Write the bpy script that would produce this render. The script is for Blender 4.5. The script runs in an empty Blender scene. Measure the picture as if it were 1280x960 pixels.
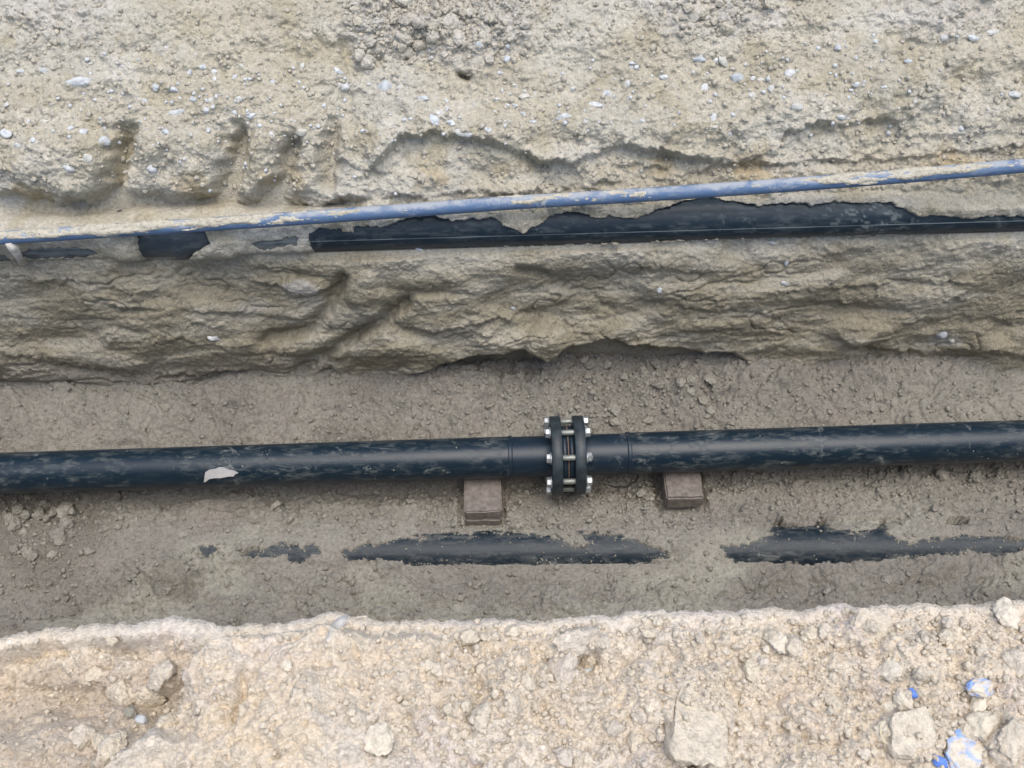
import bpy, bmesh, math, random
import numpy as np
from mathutils import Vector, Matrix, Euler, noise as mnoise

random.seed(7)
rng = np.random.default_rng(11)
S = bpy.context.scene
COL = S.collection

# ------------------------------------------------------------------ camera
CAM = np.array((0.0, -1.39, 2.28))
PITCH, ROLL, TANH = math.radians(38), math.radians(-1.7), 0.5206
FPX = 640 / TANH
cd = bpy.data.cameras.new('camera'); cam = bpy.data.objects.new('camera', cd); COL.objects.link(cam)
cd.sensor_width = 36; cd.lens = 18 / TANH; cd.clip_start = 0.05; cd.clip_end = 500
RM = Matrix.Rotation(PITCH, 3, 'X') @ Matrix.Rotation(ROLL, 3, 'Z')
cam.location = CAM; cam.rotation_euler = RM.to_euler()
S.camera = cam
RN = np.array(RM)

# ------------------------------------------------------------------ light: bright even sky, very soft sun
W = bpy.data.worlds.new('World'); S.world = W; W.use_nodes = True
nt = W.node_tree; nt.nodes.clear()
SUN_EL, SUN_AZ = math.radians(76), math.radians(150)      # azimuth from +Y towards +X
sky = nt.nodes.new('ShaderNodeTexSky'); sky.sky_type = 'NISHITA'; sky.sun_disc = False
sky.sun_elevation = SUN_EL; sky.sun_rotation = SUN_AZ
sky.air_density = 1.0; sky.dust_density = 2.7; sky.ozone_density = 1.0
bg = nt.nodes.new('ShaderNodeBackground'); bg.inputs[1].default_value = 0.15
wo = nt.nodes.new('ShaderNodeOutputWorld')
nt.links.new(sky.outputs[0], bg.inputs[0]); nt.links.new(bg.outputs[0], wo.inputs[0])
sl = bpy.data.lights.new('sun', 'SUN'); sl.energy = 1.5; sl.angle = math.radians(50); sl.color = (1, 0.955, 0.87)
sun = bpy.data.objects.new('sun', sl); COL.objects.link(sun)
sd = Vector((math.sin(SUN_AZ) * math.cos(SUN_EL), math.cos(SUN_AZ) * math.cos(SUN_EL), math.sin(SUN_EL)))
sun.rotation_euler = sd.to_track_quat('Z', 'Y').to_euler()
S.view_settings.view_transform = 'Standard'; S.view_settings.look = 'None'
S.view_settings.exposure = 0.66; S.view_settings.gamma = 1
S.render.engine = 'CYCLES'; S.cycles.max_bounces = 5; S.cycles.diffuse_bounces = 3

# ------------------------------------------------------------------ geometry helpers
def ray(px, py):
    d = RN @ np.array(((px - 640) / FPX, -(py - 480) / FPX, -1.0))
    return d / np.linalg.norm(d)

def at_z(px, py, z):
    d = ray(px, py); return CAM + d * ((z - CAM[2]) / d[2])

def at_y(px, py, y):
    d = ray(px, py); return CAM + d * ((y - CAM[1]) / d[1])

def project(P):
    q = (P - CAM) @ RN
    return 640 + FPX * q[..., 0] / -q[..., 2], 480 - FPX * q[..., 1] / -q[..., 2]

def sstep(a, b, x):
    t = np.clip((x - a) / (b - a), 0, 1); return t * t * (3 - 2 * t)

def hash2(ix, iy, seed):
    h = (ix.astype(np.int64) * 374761393 + iy.astype(np.int64) * 668265263 + seed * 1442695041) & 0xffffffff
    h = ((h ^ (h >> 13)) * 1274126177) & 0xffffffff
    h = ((h ^ (h >> 16)) * 2246822519) & 0xffffffff
    return h ^ (h >> 15)

def rnd2(ix, iy, seed):
    return hash2(ix, iy, seed).astype(np.float64) / 4294967296.0

def perlin(x, y, seed=0):
    ix = np.floor(x); iy = np.floor(y); fx = x - ix; fy = y - iy
    ix = ix.astype(np.int64); iy = iy.astype(np.int64)
    u = fx * fx * fx * (fx * (fx * 6 - 15) + 10); v = fy * fy * fy * (fy * (fy * 6 - 15) + 10)
    def g(dx, dy):
        a = rnd2(ix + dx, iy + dy, seed) * 6.2831853
        return np.cos(a) * (fx - dx) + np.sin(a) * (fy - dy)
    a = g(0, 0); b = g(1, 0); c = g(0, 1); d = g(1, 1)
    ab = a + (b - a) * u
    return (ab + (c + (d - c) * u - ab) * v) * 1.4

def fbm(x, y, oct=4, seed=0, gain=0.5, ridged=False):
    s = 0; a = 1
    for o in range(oct):
        n = perlin(x, y, seed + o * 17)
        s = s + a * ((1 - 2 * np.abs(n)) if ridged else n)
        x = x * 2.03 + 3.7; y = y * 2.03 + 1.3; a *= gain
    return s

def grains(x, y, seed, prob=0.7, rmin=0.2, rmax=0.62, flat=0.7):
    """half-buried lumps: tallest of the lumps of the 3x3 cells around; x, y in cell units; height in cell units"""
    wx = x + 0.26 * fbm(x * 1.9, y * 1.9, 2, seed + 5, .6); wy = y + 0.26 * fbm(x * 1.9 + 9, y * 1.9, 2, seed + 6, .6)
    ix = np.floor(wx).astype(np.int64); iy = np.floor(wy).astype(np.int64)
    best = np.zeros_like(x)
    for dx in (-1, 0, 1):
        for dy in (-1, 0, 1):
            jx = ix + dx; jy = iy + dy
            h = hash2(jx, jy, seed)
            a = (h & 1023) / 1023.0; b = ((h >> 10) & 1023) / 1023.0; c = ((h >> 20) & 4095) / 4095.0
            r = np.where(c < prob, rmin + (rmax - rmin) * (c / prob) ** 2.2, 1e-6)
            d2 = ((wx - jx - a) ** 2 + (wy - jy - b) ** 2) / (r * r)
            np.maximum(best, np.clip(1.25 * np.clip(1 - d2, 0, 1) ** .55, 0, 1) * r * (flat + (b - .5) * .3 + .35 * (a - .5) * (wx - jx - a) / np.maximum(r, .05)), out=best)
    return best

def chunks(x, y, seed, wob=.25, pw=2.0):
    """broken crumbs: every cell a tilted facet with a gap round it; height 0..1"""
    wx = x + wob * fbm(x * 1.7, y * 1.7, 2, seed + 5, .6); wy = y + wob * fbm(x * 1.7 + 9, y * 1.7, 2, seed + 6, .6)
    ix = np.floor(wx).astype(np.int64); iy = np.floor(wy).astype(np.int64)
    f1 = np.full(x.shape, 9.0); f2 = np.full(x.shape, 9.0); hh = np.zeros(x.shape)
    for dx in (-1, 0, 1):
        for dy in (-1, 0, 1):
            h = hash2(ix + dx, iy + dy, seed)
            a = (h & 1023) / 1023.0; b = ((h >> 10) & 1023) / 1023.0; c = ((h >> 20) & 4095) / 4095.0
            ex = wx - ix - dx - a; ey = wy - iy - dy - b
            d = np.sqrt(ex * ex + ey * ey)
            cl = d < f1
            f2 = np.where(cl, f1, np.minimum(f2, d)); f1 = np.where(cl, d, f1)
            hh = np.where(cl, (.04 + .96 * c ** pw) * (1 + 1.5 * (a - .5) * ex + 1.5 * (b - .5) * ey), hh)
    return hh * np.clip((f2 - f1) * 2.6, 0, 1) ** .8

def seg_dist(px, py, pts):
    best = np.full(px.shape, 1e9)
    for (x0, y0), (x1, y1) in zip(pts[:-1], pts[1:]):
        dx, dy = x1 - x0, y1 - y0
        t = np.clip(((px - x0) * dx + (py - y0) * dy) / (dx * dx + dy * dy + 1e-9), 0, 1)
        np.minimum(best, np.hypot(px - x0 - t * dx, py - y0 - t * dy), out=best)
    return best

def poly_sd(px, py, poly):
    """signed distance in pixels, positive inside"""
    n = len(poly); ins = np.zeros(px.shape, bool)
    for i in range(n):
        x0, y0 = poly[i]; x1, y1 = poly[(i + 1) % n]
        c = (y0 > py) != (y1 > py)
        with np.errstate(divide='ignore', invalid='ignore'):
            ins ^= c & (px < (x1 - x0) * (py - y0) / (y1 - y0 if y1 != y0 else 1e-9) + x0)
    d = seg_dist(px, py, list(poly) + [poly[0]])
    return np.where(ins, d, -d)

def ledge(px, py, pts, amp, up=22, down=16, rec=1.0, fade=25, wob=5, seed=0, soft=3.5):
    """a lip along a line that runs across: swells out above it, falls back sharply below it"""
    xs = [p[0] for p in pts]; ys = [p[1] for p in pts]
    f = np.interp(px, xs, ys) + wob * fbm(px / 24.0, py / 60.0 + seed * 3.1, 4, seed, .6)
    amp = amp * np.clip(.75 + .7 * fbm(px / 55.0, py / 40.0 + seed, 2, seed + 9), .1, 1.3)
    m = sstep(xs[0] - fade, xs[0] + fade, px) * (1 - sstep(xs[-1] - fade, xs[-1] + fade, px))
    d = py - f
    st = sstep(-soft, soft, d)
    return amp * m * ((1 - st) * np.exp(np.minimum(d, 0) / up) - st * rec * np.exp(-np.maximum(d, 0) / down))

def groove(px, py, pts, depth, w, wob=4, seed=0):
    qx = px + wob * perlin(px / 15, py / 15, seed); qy = py + wob * perlin(px / 15 + 7, py / 15, seed + 1)
    d = seg_dist(qx, qy, pts)
    return -depth * np.exp(-(d / w) ** 2)

def dome(px, py, cx, cy, rx, ry, h, ang=0, seed=0, sharp=0.7):
    qx = px + 0.25 * rx * perlin(px / rx * 1.3, py / ry * 1.3, seed); qy = py + 0.25 * ry * perlin(px / rx * 1.3 + 5, py / ry * 1.3, seed + 1)
    c, s = math.cos(ang), math.sin(ang)
    u = ((qx - cx) * c + (qy - cy) * s) / rx; v = (-(qx - cx) * s + (qy - cy) * c) / ry
    return h * np.clip(1 - u * u - v * v, 0, 1) ** sharp

# ------------------------------------------------------------------ node helpers
def mat(name):
    m = bpy.data.materials.new(name); m.use_nodes = True
    t = m.node_tree; b = t.nodes['Principled BSDF']
    return m, t, b, t.nodes, t.links

def nnode(N, L, scale, detail=6, rough=0.6, vec=None, dist=0.0):
    n = N.new('ShaderNodeTexNoise'); n.inputs['Scale'].default_value = scale; n.inputs['Detail'].default_value = detail
    n.inputs['Roughness'].default_value = rough; n.inputs['Distortion'].default_value = dist
    if vec: L.new(vec, n.inputs['Vector'])
    return n

def ramp(N, L, fac, stops):
    r = N.new('ShaderNodeValToRGB'); e = r.color_ramp.elements
    while len(e) < len(stops): e.new(0.5)
    for el, (p, c) in zip(e, stops):
        el.position = p; el.color = (*c, 1) if len(c) == 3 else c
    L.new(fac, r.inputs[0]); return r

def mix(N, L, fac, a, b, mode='MIX'):
    m = N.new('ShaderNodeMix'); m.data_type = 'RGBA'; m.blend_type = mode
    for s, v in ((0, fac), (6, a), (7, b)):
        if hasattr(v, 'links'): L.new(v, m.inputs[s])
        else: m.inputs[s].default_value = v if s == 0 else (*v, 1)
    return m.outputs[2]

def math_(N, L, op, a, b=0.0):
    m = N.new('ShaderNodeMath'); m.operation = op
    for i, v in enumerate((a, b)):
        if hasattr(v, 'links'): L.new(v, m.inputs[i])
        else: m.inputs[i].default_value = v
    return m.outputs[0]

def soil_material(name, tint=None, bump=0.006, grit=1.0):
    m, t, b, N, L = mat(name)
    tc = N.new('ShaderNodeTexCoord').outputs['Object']
    if tint is None:
        a = N.new('ShaderNodeAttribute'); a.attribute_name = 'soil'; base = a.outputs['Color']
    else:
        oi = N.new('ShaderNodeObjectInfo')
        tc = N.new('ShaderNodeNewGeometry').outputs['Position']
        base = ramp(N, L, oi.outputs['Random'], [(i / (len(tint) - 1), c) for i, c in enumerate(tint)]).outputs[0]
    n1 = nnode(N, L, 95, 5, 0.7, tc)
    c = mix(N, L, 1.0, base, ramp(N, L, n1.outputs[0], [(0.25, (0.62, 0.61, 0.60)), (0.5, (1.0, 1.0, 1.0)), (0.75, (1.22, 1.21, 1.19))]).outputs[0], 'MULTIPLY')
    v = N.new('ShaderNodeTexVoronoi'); v.inputs['Scale'].default_value = 210; L.new(tc, v.inputs['Vector'])
    sp = ramp(N, L, v.outputs['Color'], [(0.0, (0.80, 0.79, 0.78)), (0.5, (1.0, 1.0, 1.0)), (0.93, (1.05, 1.05, 1.05)), (0.97, (1.3, 1.3, 1.3))])
    c = mix(N, L, 0.7 * grit, c, mix(N, L, 1.0, c, sp.outputs[0], 'MULTIPLY'))
    L.new(c, b.inputs['Base Color']); b.inputs['Roughness'].default_value = 0.97
    b.inputs['Specular IOR Level'].default_value = 0.12
    n2 = nnode(N, L, 160, 6, 0.75, tc)
    hsum = math_(N, L, 'ADD', n2.outputs[0], math_(N, L, 'MULTIPLY', v.outputs['Distance'], -0.5))
    bp = N.new('ShaderNodeBump'); bp.inputs['Strength'].default_value = 0.8; bp.inputs['Distance'].default_value = bump
    L.new(hsum, bp.inputs['Height']); L.new(bp.outputs[0], b.inputs['Normal'])
    return m

def pipe_material(name, base, dust, dust_amt, rough=0.32, stripe=None, top_dust=0.0, settled=0.0):
    """dark polyethylene with streaky dried dirt; object X runs along the pipe"""
    m, t, b, N, L = mat(name)
    tc = N.new('ShaderNodeTexCoord').outputs['Object']
    mp = N.new('ShaderNodeMapping'); mp.inputs['Scale'].default_value = (2.0, 6.0, 6.0); L.new(tc, mp.inputs[0])
    st = nnode(N, L, 9.0, 10, 0.74, mp.outputs[0], 0.3)
    bl = nnode(N, L, 5.0, 6, 0.6, tc, 0.4)
    f = math_(N, L, 'MULTIPLY', ramp(N, L, st.outputs[0], [(0.50, (0, 0, 0)), (0.70, (1, 1, 1))]).outputs[0],
              ramp(N, L, bl.outputs[0], [(0.40, (0.10, 0.10, 0.10)), (0.66, (1, 1, 1))]).outputs[0])
    fine = nnode(N, L, 160, 4, 0.7, tc)
    sp = ramp(N, L, fine.outputs[0], [(0.66, (0, 0, 0)), (0.75, (1, 1, 1))]).outputs[0]
    f = math_(N, L, 'ADD', f, math_(N, L, 'MULTIPLY', sp, 0.4))
    sx_ = nnode(N, L, 13, 9, 0.72, tc, 0.5)        # splashes of dried mud
    f = math_(N, L, 'ADD', f, math_(N, L, 'MULTIPLY', ramp(N, L, sx_.outputs[0], [(0.60, (0, 0, 0)), (0.68, (1, 1, 1))]).outputs[0], 0.9))
    f = math_(N, L, 'MINIMUM', math_(N, L, 'MULTIPLY', f, dust_amt), 0.92)
    if top_dust:
        ge = N.new('ShaderNodeNewGeometry'); sx = N.new('ShaderNodeSeparateXYZ'); L.new(ge.outputs['Normal'], sx.inputs[0])
        up = math_(N, L, 'ADD', sx.outputs[2], math_(N, L, 'MULTIPLY', math_(N, L, 'SUBTRACT', nnode(N, L, 16, 8, 0.75, tc).outputs[0], 0.5), 2.4))
        td = ramp(N, L, up, [(0.62, (0, 0, 0)), (1.0, (1, 1, 1))]).outputs[0]
        f = math_(N, L, 'MAXIMUM', f, math_(N, L, 'MULTIPLY', td, top_dust))
    if settled:
        at_ = N.new('ShaderNodeAttribute'); at_.attribute_name = 'soil'
        f = math_(N, L, 'MAXIMUM', f, math_(N, L, 'MULTIPLY', at_.outputs['Fac'], settled))
    c = mix(N, L, f, base, dust)
    if stripe:
        sp2 = N.new('ShaderNodeSeparateXYZ'); L.new(tc, sp2.inputs[0])
        an = math_(N, L, 'ARCTAN2', sp2.outputs[1], sp2.outputs[2])
        k = None
        for a0, w, col in stripe:
            d = math_(N, L, 'ABSOLUTE', math_(N, L, 'SUBTRACT', an, a0))
            k = math_(N, L, 'MULTIPLY', math_(N, L, 'LESS_THAN', d, w), ramp(N, L, bl.outputs[0], [(0.35, (0.15,) * 3), (0.6, (0.8,) * 3)]).outputs[0])
            c = mix(N, L, k, c, col)
    L.new(c, b.inputs['Base Color'])
    b.inputs['Specular IOR Level'].default_value = .38
    r = math_(N, L, 'ADD', math_(N, L, 'MULTIPLY', f, 0.6), rough)
    L.new(math_(N, L, 'MINIMUM', r, 0.95), b.inputs['Roughness'])
    bp = N.new('ShaderNodeBump'); bp.inputs['Strength'].default_value = 0.35; bp.inputs['Distance'].default_value = 0.002
    L.new(f, bp.inputs['Height']); L.new(bp.outputs[0], b.inputs['Normal'])
    return m

def plain(name, col, rough, metal=0.0, var=0.15, scale=40, bump=0.0):
    m, t, b, N, L = mat(name)
    tc = N.new('ShaderNodeTexCoord').outputs['Object']
    n = nnode(N, L, scale, 5, 0.65, tc)
    lo = tuple(c * (1 - var) for c in col); hi = tuple(min(1, c * (1 + var)) for c in col)
    L.new(ramp(N, L, n.outputs[0], [(0.3, lo), (0.7, hi)]).outputs[0], b.inputs['Base Color'])
    b.inputs['Roughness'].default_value = rough; b.inputs['Metallic'].default_value = metal
    if bump:
        bp = N.new('ShaderNodeBump'); bp.inputs['Strength'].default_value = 0.6; bp.inputs['Distance'].default_value = bump
        L.new(n.outputs[0], bp.inputs['Height']); L.new(bp.outputs[0], b.inputs['Normal'])
    return m

M = {}
M['wall'] = soil_material('wall_soil')
M['floor'] = soil_material('floor_soil')
M['bank'] = soil_material('bank_soil')
M['clod_bank'] = soil_material('bank_clod', [(0.68, 0.595, 0.46), (0.70, 0.62, 0.49), (0.65, 0.575, 0.48), (0.69, 0.605, 0.46)])
M['clod_wall'] = soil_material('wall_clod', [(0.52, 0.48, 0.39), (0.57, 0.535, 0.46), (0.48, 0.44, 0.37), (0.55, 0.505, 0.40)])
M['clod_floor'] = soil_material('floor_clod', [(0.30, 0.282, 0.24), (0.34, 0.322, 0.272), (0.26, 0.24, 0.205), (0.35, 0.33, 0.275)])
M['pebble'] = soil_material('white_pebble', [(0.50, 0.53, 0.54), (0.57, 0.57, 0.56), (0.45, 0.48, 0.50), (0.52, 0.50, 0.43), (0.55, 0.58, 0.60)], 0.001, 0.5)
M['pale'] = soil_material('pale_stone', [(0.64, 0.57, 0.46), (0.66, 0.60, 0.49), (0.62, 0.55, 0.43)], 0.002, 0.8)
M['pipe'] = pipe_material('black_pipe', (0.007, 0.018, 0.029), (0.21, 0.225, 0.21), 0.8, 0.31)
M['stub'] = pipe_material('stub_end', (0.009, 0.020, 0.034), (0.20, 0.22, 0.22), 0.35, 0.38)
M['upper'] = pipe_material('upper_pipe', (0.010, 0.023, 0.034), (0.24, 0.26, 0.25), 0.4, 0.46, stripe=[(-1.42, 0.022, (0.26, 0.29, 0.30)), (.2, .014, (0.2, 0.22, 0.23))], settled=.75)
M['lower'] = pipe_material('lower_pipe', (0.007, 0.016, 0.025), (0.19, 0.195, 0.18), .9, 0.45, settled=.42)
M['collar'] = pipe_material('collar', (0.045, 0.060, 0.075), (0.25, 0.26, 0.25), 0.7, 0.36)
M['blue'] = pipe_material('blue_pipe', (0.085, 0.145, 0.25), (0.46, 0.46, 0.43), 0.75, 0.45, top_dust=0.6)
M['ring'] = plain('backing_ring_coat', (0.022, 0.032, 0.038), 0.5, 0.0, 0.6, 45, 0.001)
M['zinc'] = plain('zinc_steel', (0.43, 0.45, 0.45), 0.48, 0.7, 0.35, 120)
M['rod'] = plain('bolt_rod', (0.28, 0.30, 0.27), 0.5, 0.5, 0.25, 120)
M['gasket'] = plain('gasket_rim', (0.20, 0.13, 0.10), 0.8)
M['paver'] = plain('brown_paver', (0.175, 0.150, 0.130), 0.94, 0, 0.38, 60, 0.003)
M['white'] = plain('white_plastic', (0.60, 0.565, 0.50), 0.9, 0, 0.3, 60, 0.001)
M['scrap'] = plain('white_scrap', (0.40, 0.39, 0.38), 0.9, 0, 0.1, 60, 0.001)
M['bluechip'] = plain('blue_plastic', (0.10, 0.21, 0.60), 0.6, 0, 0.3, 90)
M['root'] = plain('dark_root', (0.05, 0.042, 0.034), 0.9)
M['straw'] = plain('pale_straw', (0.62, 0.54, 0.36), 0.8)
def painted():
    m = soil_material('blue_painted_stone', [(0.64, 0.57, 0.46), (0.64, 0.57, 0.46)], 0.002, 0.6)
    N, L = m.node_tree.nodes, m.node_tree.links; b = N['Principled BSDF']
    old = b.inputs['Base Color'].links[0].from_socket
    tc = N.new('ShaderNodeTexCoord').outputs['Object']
    n = nnode(N, L, 0.9, 3, 0.5, tc, 0.8)
    L.new(mix(N, L, ramp(N, L, n.outputs[0], [(0.46, (0, 0, 0)), (0.58, (.85, .85, .85))]).outputs[0], old, (0.24, 0.42, 0.82)), b.inputs['Base Color'])
    return m
M['painted'] = painted()

# ------------------------------------------------------------------ object helpers
def tag(o, label=None, cat=None, group=None, kind=None):
    for k, v in (('label', label), ('category', cat), ('group', group), ('kind', kind)):
        if v: o[k] = v
    return o

def empty(name, loc, label, cat, group=None):
    o = bpy.data.objects.new(name, None); COL.objects.link(o); o.location = Vector(loc); o.empty_display_size = 0.05
    return tag(o, label, cat, group)

def link(name, me, m, parent=None, loc=(0, 0, 0), rot=None):
    o = bpy.data.objects.new(name, me); COL.objects.link(o)
    if m and not me.materials: me.materials.append(m)
    o.parent = parent; o.location = Vector(loc)
    if rot is not None: o.rotation_euler = rot
    return o

def np_mesh(name, V, F, smooth=True, colors=None):
    V = np.ascontiguousarray(V, np.float32).reshape(-1, 3); F = np.ascontiguousarray(F, np.int32); k = F.shape[1]
    me = bpy.data.meshes.new(name)
    me.vertices.add(len(V)); me.vertices.foreach_set('co', V.ravel())
    me.loops.add(F.size); me.loops.foreach_set('vertex_index', F.ravel())
    me.polygons.add(len(F)); me.polygons.foreach_set('loop_start', np.arange(0, F.size, k, dtype=np.int32))
    if smooth: me.polygons.foreach_set('use_smooth', np.ones(len(F), bool))
    if colors is not None:
        a = me.attributes.new('soil', 'FLOAT_COLOR', 'POINT')
        c = np.ones((len(V), 4), np.float32); c[:, :3] = colors.reshape(-1, 3); a.data.foreach_set('color', c.ravel())
    me.update(calc_edges=True)
    return me

def grid_mesh(name, P, colors=None, flip=False):
    ny, nx = P.shape[:2]
    i = np.arange(ny * nx).reshape(ny, nx)
    q = np.stack([i[:-1, :-1], i[:-1, 1:], i[1:, 1:], i[1:, :-1]], -1).reshape(-1, 4)
    return np_mesh(name, P, q[:, ::-1] if flip else q, True, colors)

def bm_mesh(name, bm, smooth=False):
    bmesh.ops.recalc_face_normals(bm, faces=bm.faces)
    me = bpy.data.meshes.new(name); bm.to_mesh(me); bm.free()
    if smooth: me.polygons.foreach_set('use_smooth', np.ones(len(me.polygons), bool))
    return me

def revolve(name, prof, seg=64, cap=False, sharp=False):
    """prof: (x, r) pairs, revolved about the X axis"""
    a = np.linspace(0, 2 * math.pi, seg, endpoint=False)
    V = np.array([[(x, -r * math.sin(t), r * math.cos(t)) for t in a] for x, r in prof]).reshape(-1, 3)
    n = len(prof); F = []
    for i in range(n - 1):
        for j in range(seg):
            k = (j + 1) % seg
            F.append((i * seg + j, (i + 1) * seg + j, (i + 1) * seg + k, i * seg + k))
    return np_mesh(name, V, np.array(F), not sharp)

def icolump(name, seed, sub=2, rough=0.28, ncut=9):
    """an angular broken lump: a sphere chipped by random planes, then roughened"""
    bm = bmesh.new(); bmesh.ops.create_icosphere(bm, subdivisions=sub, radius=1)
    r = random.Random(seed); off = Vector((r.uniform(-50, 50), r.uniform(-50, 50), r.uniform(-50, 50)))
    cuts = [(Vector((r.uniform(-1, 1), r.uniform(-1, 1), r.uniform(-.8, 1))).normalized(), r.uniform(0.5, 0.85)) for _ in range(ncut)]
    for v in bm.verts:
        p = v.co * (1 + rough * mnoise.noise(v.co * 1.1 + off))
        for n, k in cuts:
            e = p.dot(n) - k
            if e > 0: p -= n * e * 0.93
        q = p * 1.0
        p *= 1 + rough * (.55 * mnoise.noise(q * 3.0 + off) + .32 * mnoise.noise(q * 7.0 + off) + .22 * mnoise.noise(q * 15.0 + off))
        v.co = p * 1.12
    return bm_mesh(name, bm, sub > 1)

def tube(name, pts, rad, seg=10, taper=None):
    """a bent rod through pts"""
    pts = [Vector(p) for p in pts]; V = []; n = len(pts)
    for i, p in enumerate(pts):
        t = (pts[min(i + 1, n - 1)] - pts[max(i - 1, 0)]).normalized()
        u = t.cross(Vector((0.3, 0.2, 1))).normalized(); w = t.cross(u)
        r = rad * (taper[i] if taper else 1)
        for j in range(seg):
            a = 2 * math.pi * j / seg; V.append(p + (u * math.cos(a) + w * math.sin(a)) * r)
    F = [(i * seg + j, i * seg + (j + 1) % seg, (i + 1) * seg + (j + 1) % seg, (i + 1) * seg + j) for i in range(n - 1) for j in range(seg)]
    me = bpy.data.meshes.new(name); me.from_pydata([tuple(v) for v in V], [], F + [tuple(range(seg))[::-1], tuple(range((n - 1) * seg, n * seg))])
    me.polygons.foreach_set('use_smooth', np.ones(len(me.polygons), bool)); me.update()
    return me

def rows_spread(lo, hi, dense_n, reach, coarse_n):
    """dense coordinates between lo and hi, thinning out to -reach and +reach"""
    k = (np.linspace(0, 1, coarse_n + 1)[1:]) ** 2.2
    return np.concatenate([(lo - k * (reach + lo))[::-1], np.linspace(lo, hi, dense_n), hi + k * (reach - hi)])

# ------------------------------------------------------------------ where the three black pipes and the blue pipe run
UP_R, LOW_R, MAIN_R, BLUE_R = 0.055, 0.063, 0.0545, 0.0165
up_a = at_y(390, 286, 0.435); up_b = at_y(1280, 260, 0.435)
low_a = at_z(0, 695, -0.037); low_b = at_z(1280, 685, -0.037)
main_a = at_z(0, 592, 0.130); main_b = at_z(1280, 551, 0.130)

def axis_pts(a, b, x0, x1):
    t = lambda x: a + (b - a) * (x - a[0]) / (b[0] - a[0])
    return t(x0), t(x1)

def front_on(P, D, a, b, R):
    """signed distance along -D from each point of P to the near side of the cylinder through a, b; nan where it misses"""
    u = (b - a) / np.linalg.norm(b - a)
    w = P - a; w = w - (w @ u)[..., None] * u
    d = D - (D @ u) * u; dd = d @ d
    bq = w @ d; c = (w * w).sum(-1) - R * R
    disc = bq * bq - dd * c
    return np.where(disc > 0, (-bq + np.sqrt(np.maximum(disc, 0))) / dd, np.nan)

UP_OPEN = [
    [(386, 292), (400, 287), (441, 290), (447, 284), (482, 285), (513, 273), (537, 270), (564, 277), (612, 273), (640, 287), (654, 293), (674, 282), (691, 270), (719, 265), (743, 275), (760, 271),
     (791, 275), (850, 254), (881, 246), (919, 254), (950, 258), (994, 254), (1015, 258), (1042, 253), (1084, 256), (1111, 254), (1135, 266), (1149, 273), (1176, 271), (1207, 275), (1238, 271), (1290, 273),
     (1420, 268), (1420, 288), (1290, 290), (850, 300), (640, 308), (392, 317)],
    [(172, 297), (173, 314), (180, 328), (206, 331), (232, 331), (241, 316), (260, 304), (255, 288), (211, 286), (178, 290)],
    [(35, 313), (75, 311), (112, 312), (122, 316), (101, 321), (40, 322), (26, 318)], [(-60, 318), (8, 320), (12, 326), (-60, 330)],
    [(316, 306), (370, 297), (371, 303), (330, 311)]]
LOW_OPEN = [
    [(427, 692), (447, 685), (482, 678), (506, 674), (557, 668), (612, 666), (660, 666), (698, 673), (705, 680), (722, 685), (743, 681), (735, 673), (726, 668), (764, 668), (791, 675), (825, 688), (837, 695), (808, 704),
     (781, 710), (729, 709), (681, 704), (640, 711), (612, 710), (571, 704), (523, 707), (475, 707), (440, 704)],
    [(898, 682), (936, 682), (967, 669), (963, 659), (1022, 657), (1056, 663), (1080, 668), (1090, 662), (1101, 655), (1110, 662), (1116, 674), (1142, 680), (1170, 673), (1214, 671), (1266, 675), (1290, 678), (1400, 676), (1400, 688), (1290, 690),
     (1245, 695), (1207, 687), (1180, 697), (1149, 699), (1121, 695), (1091, 709), (1056, 716), (1005, 718), (960, 712), (929, 706), (912, 699)],
    [(1173, 652), (1190, 646), (1213, 651), (1195, 656)],
    [(249, 686), (257, 680), (267, 680), (267, 690), (261, 698), (252, 693)],
    [(304, 693), (314, 691), (329, 690), (341, 682), (353, 680), (364, 682), (376, 687), (383, 681), (395, 682), (408, 687), (393, 693), (376, 704), (360, 700), (359, 693), (336, 692), (322, 700), (309, 699)]]

def open_mask(px, py, polys, wob, seed, streak=5.0):
    qx = px + wob * fbm(px / 11, py / 11, 3, seed); qy = py + wob * fbm(px / 11 + 40, py / 11, 3, seed + 3)
    m = np.full(px.shape, -1e9)
    for p in polys: m = np.maximum(m, poly_sd(qx, qy, p))
    if wob > 2: m = m + streak * fbm(px / 26, py / 4.5, 4, seed + 7, .65)
    return m

def c3(*v): return np.array(v, float)
def lerp(a, b, t): return a + (b - a) * t[..., None]

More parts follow.
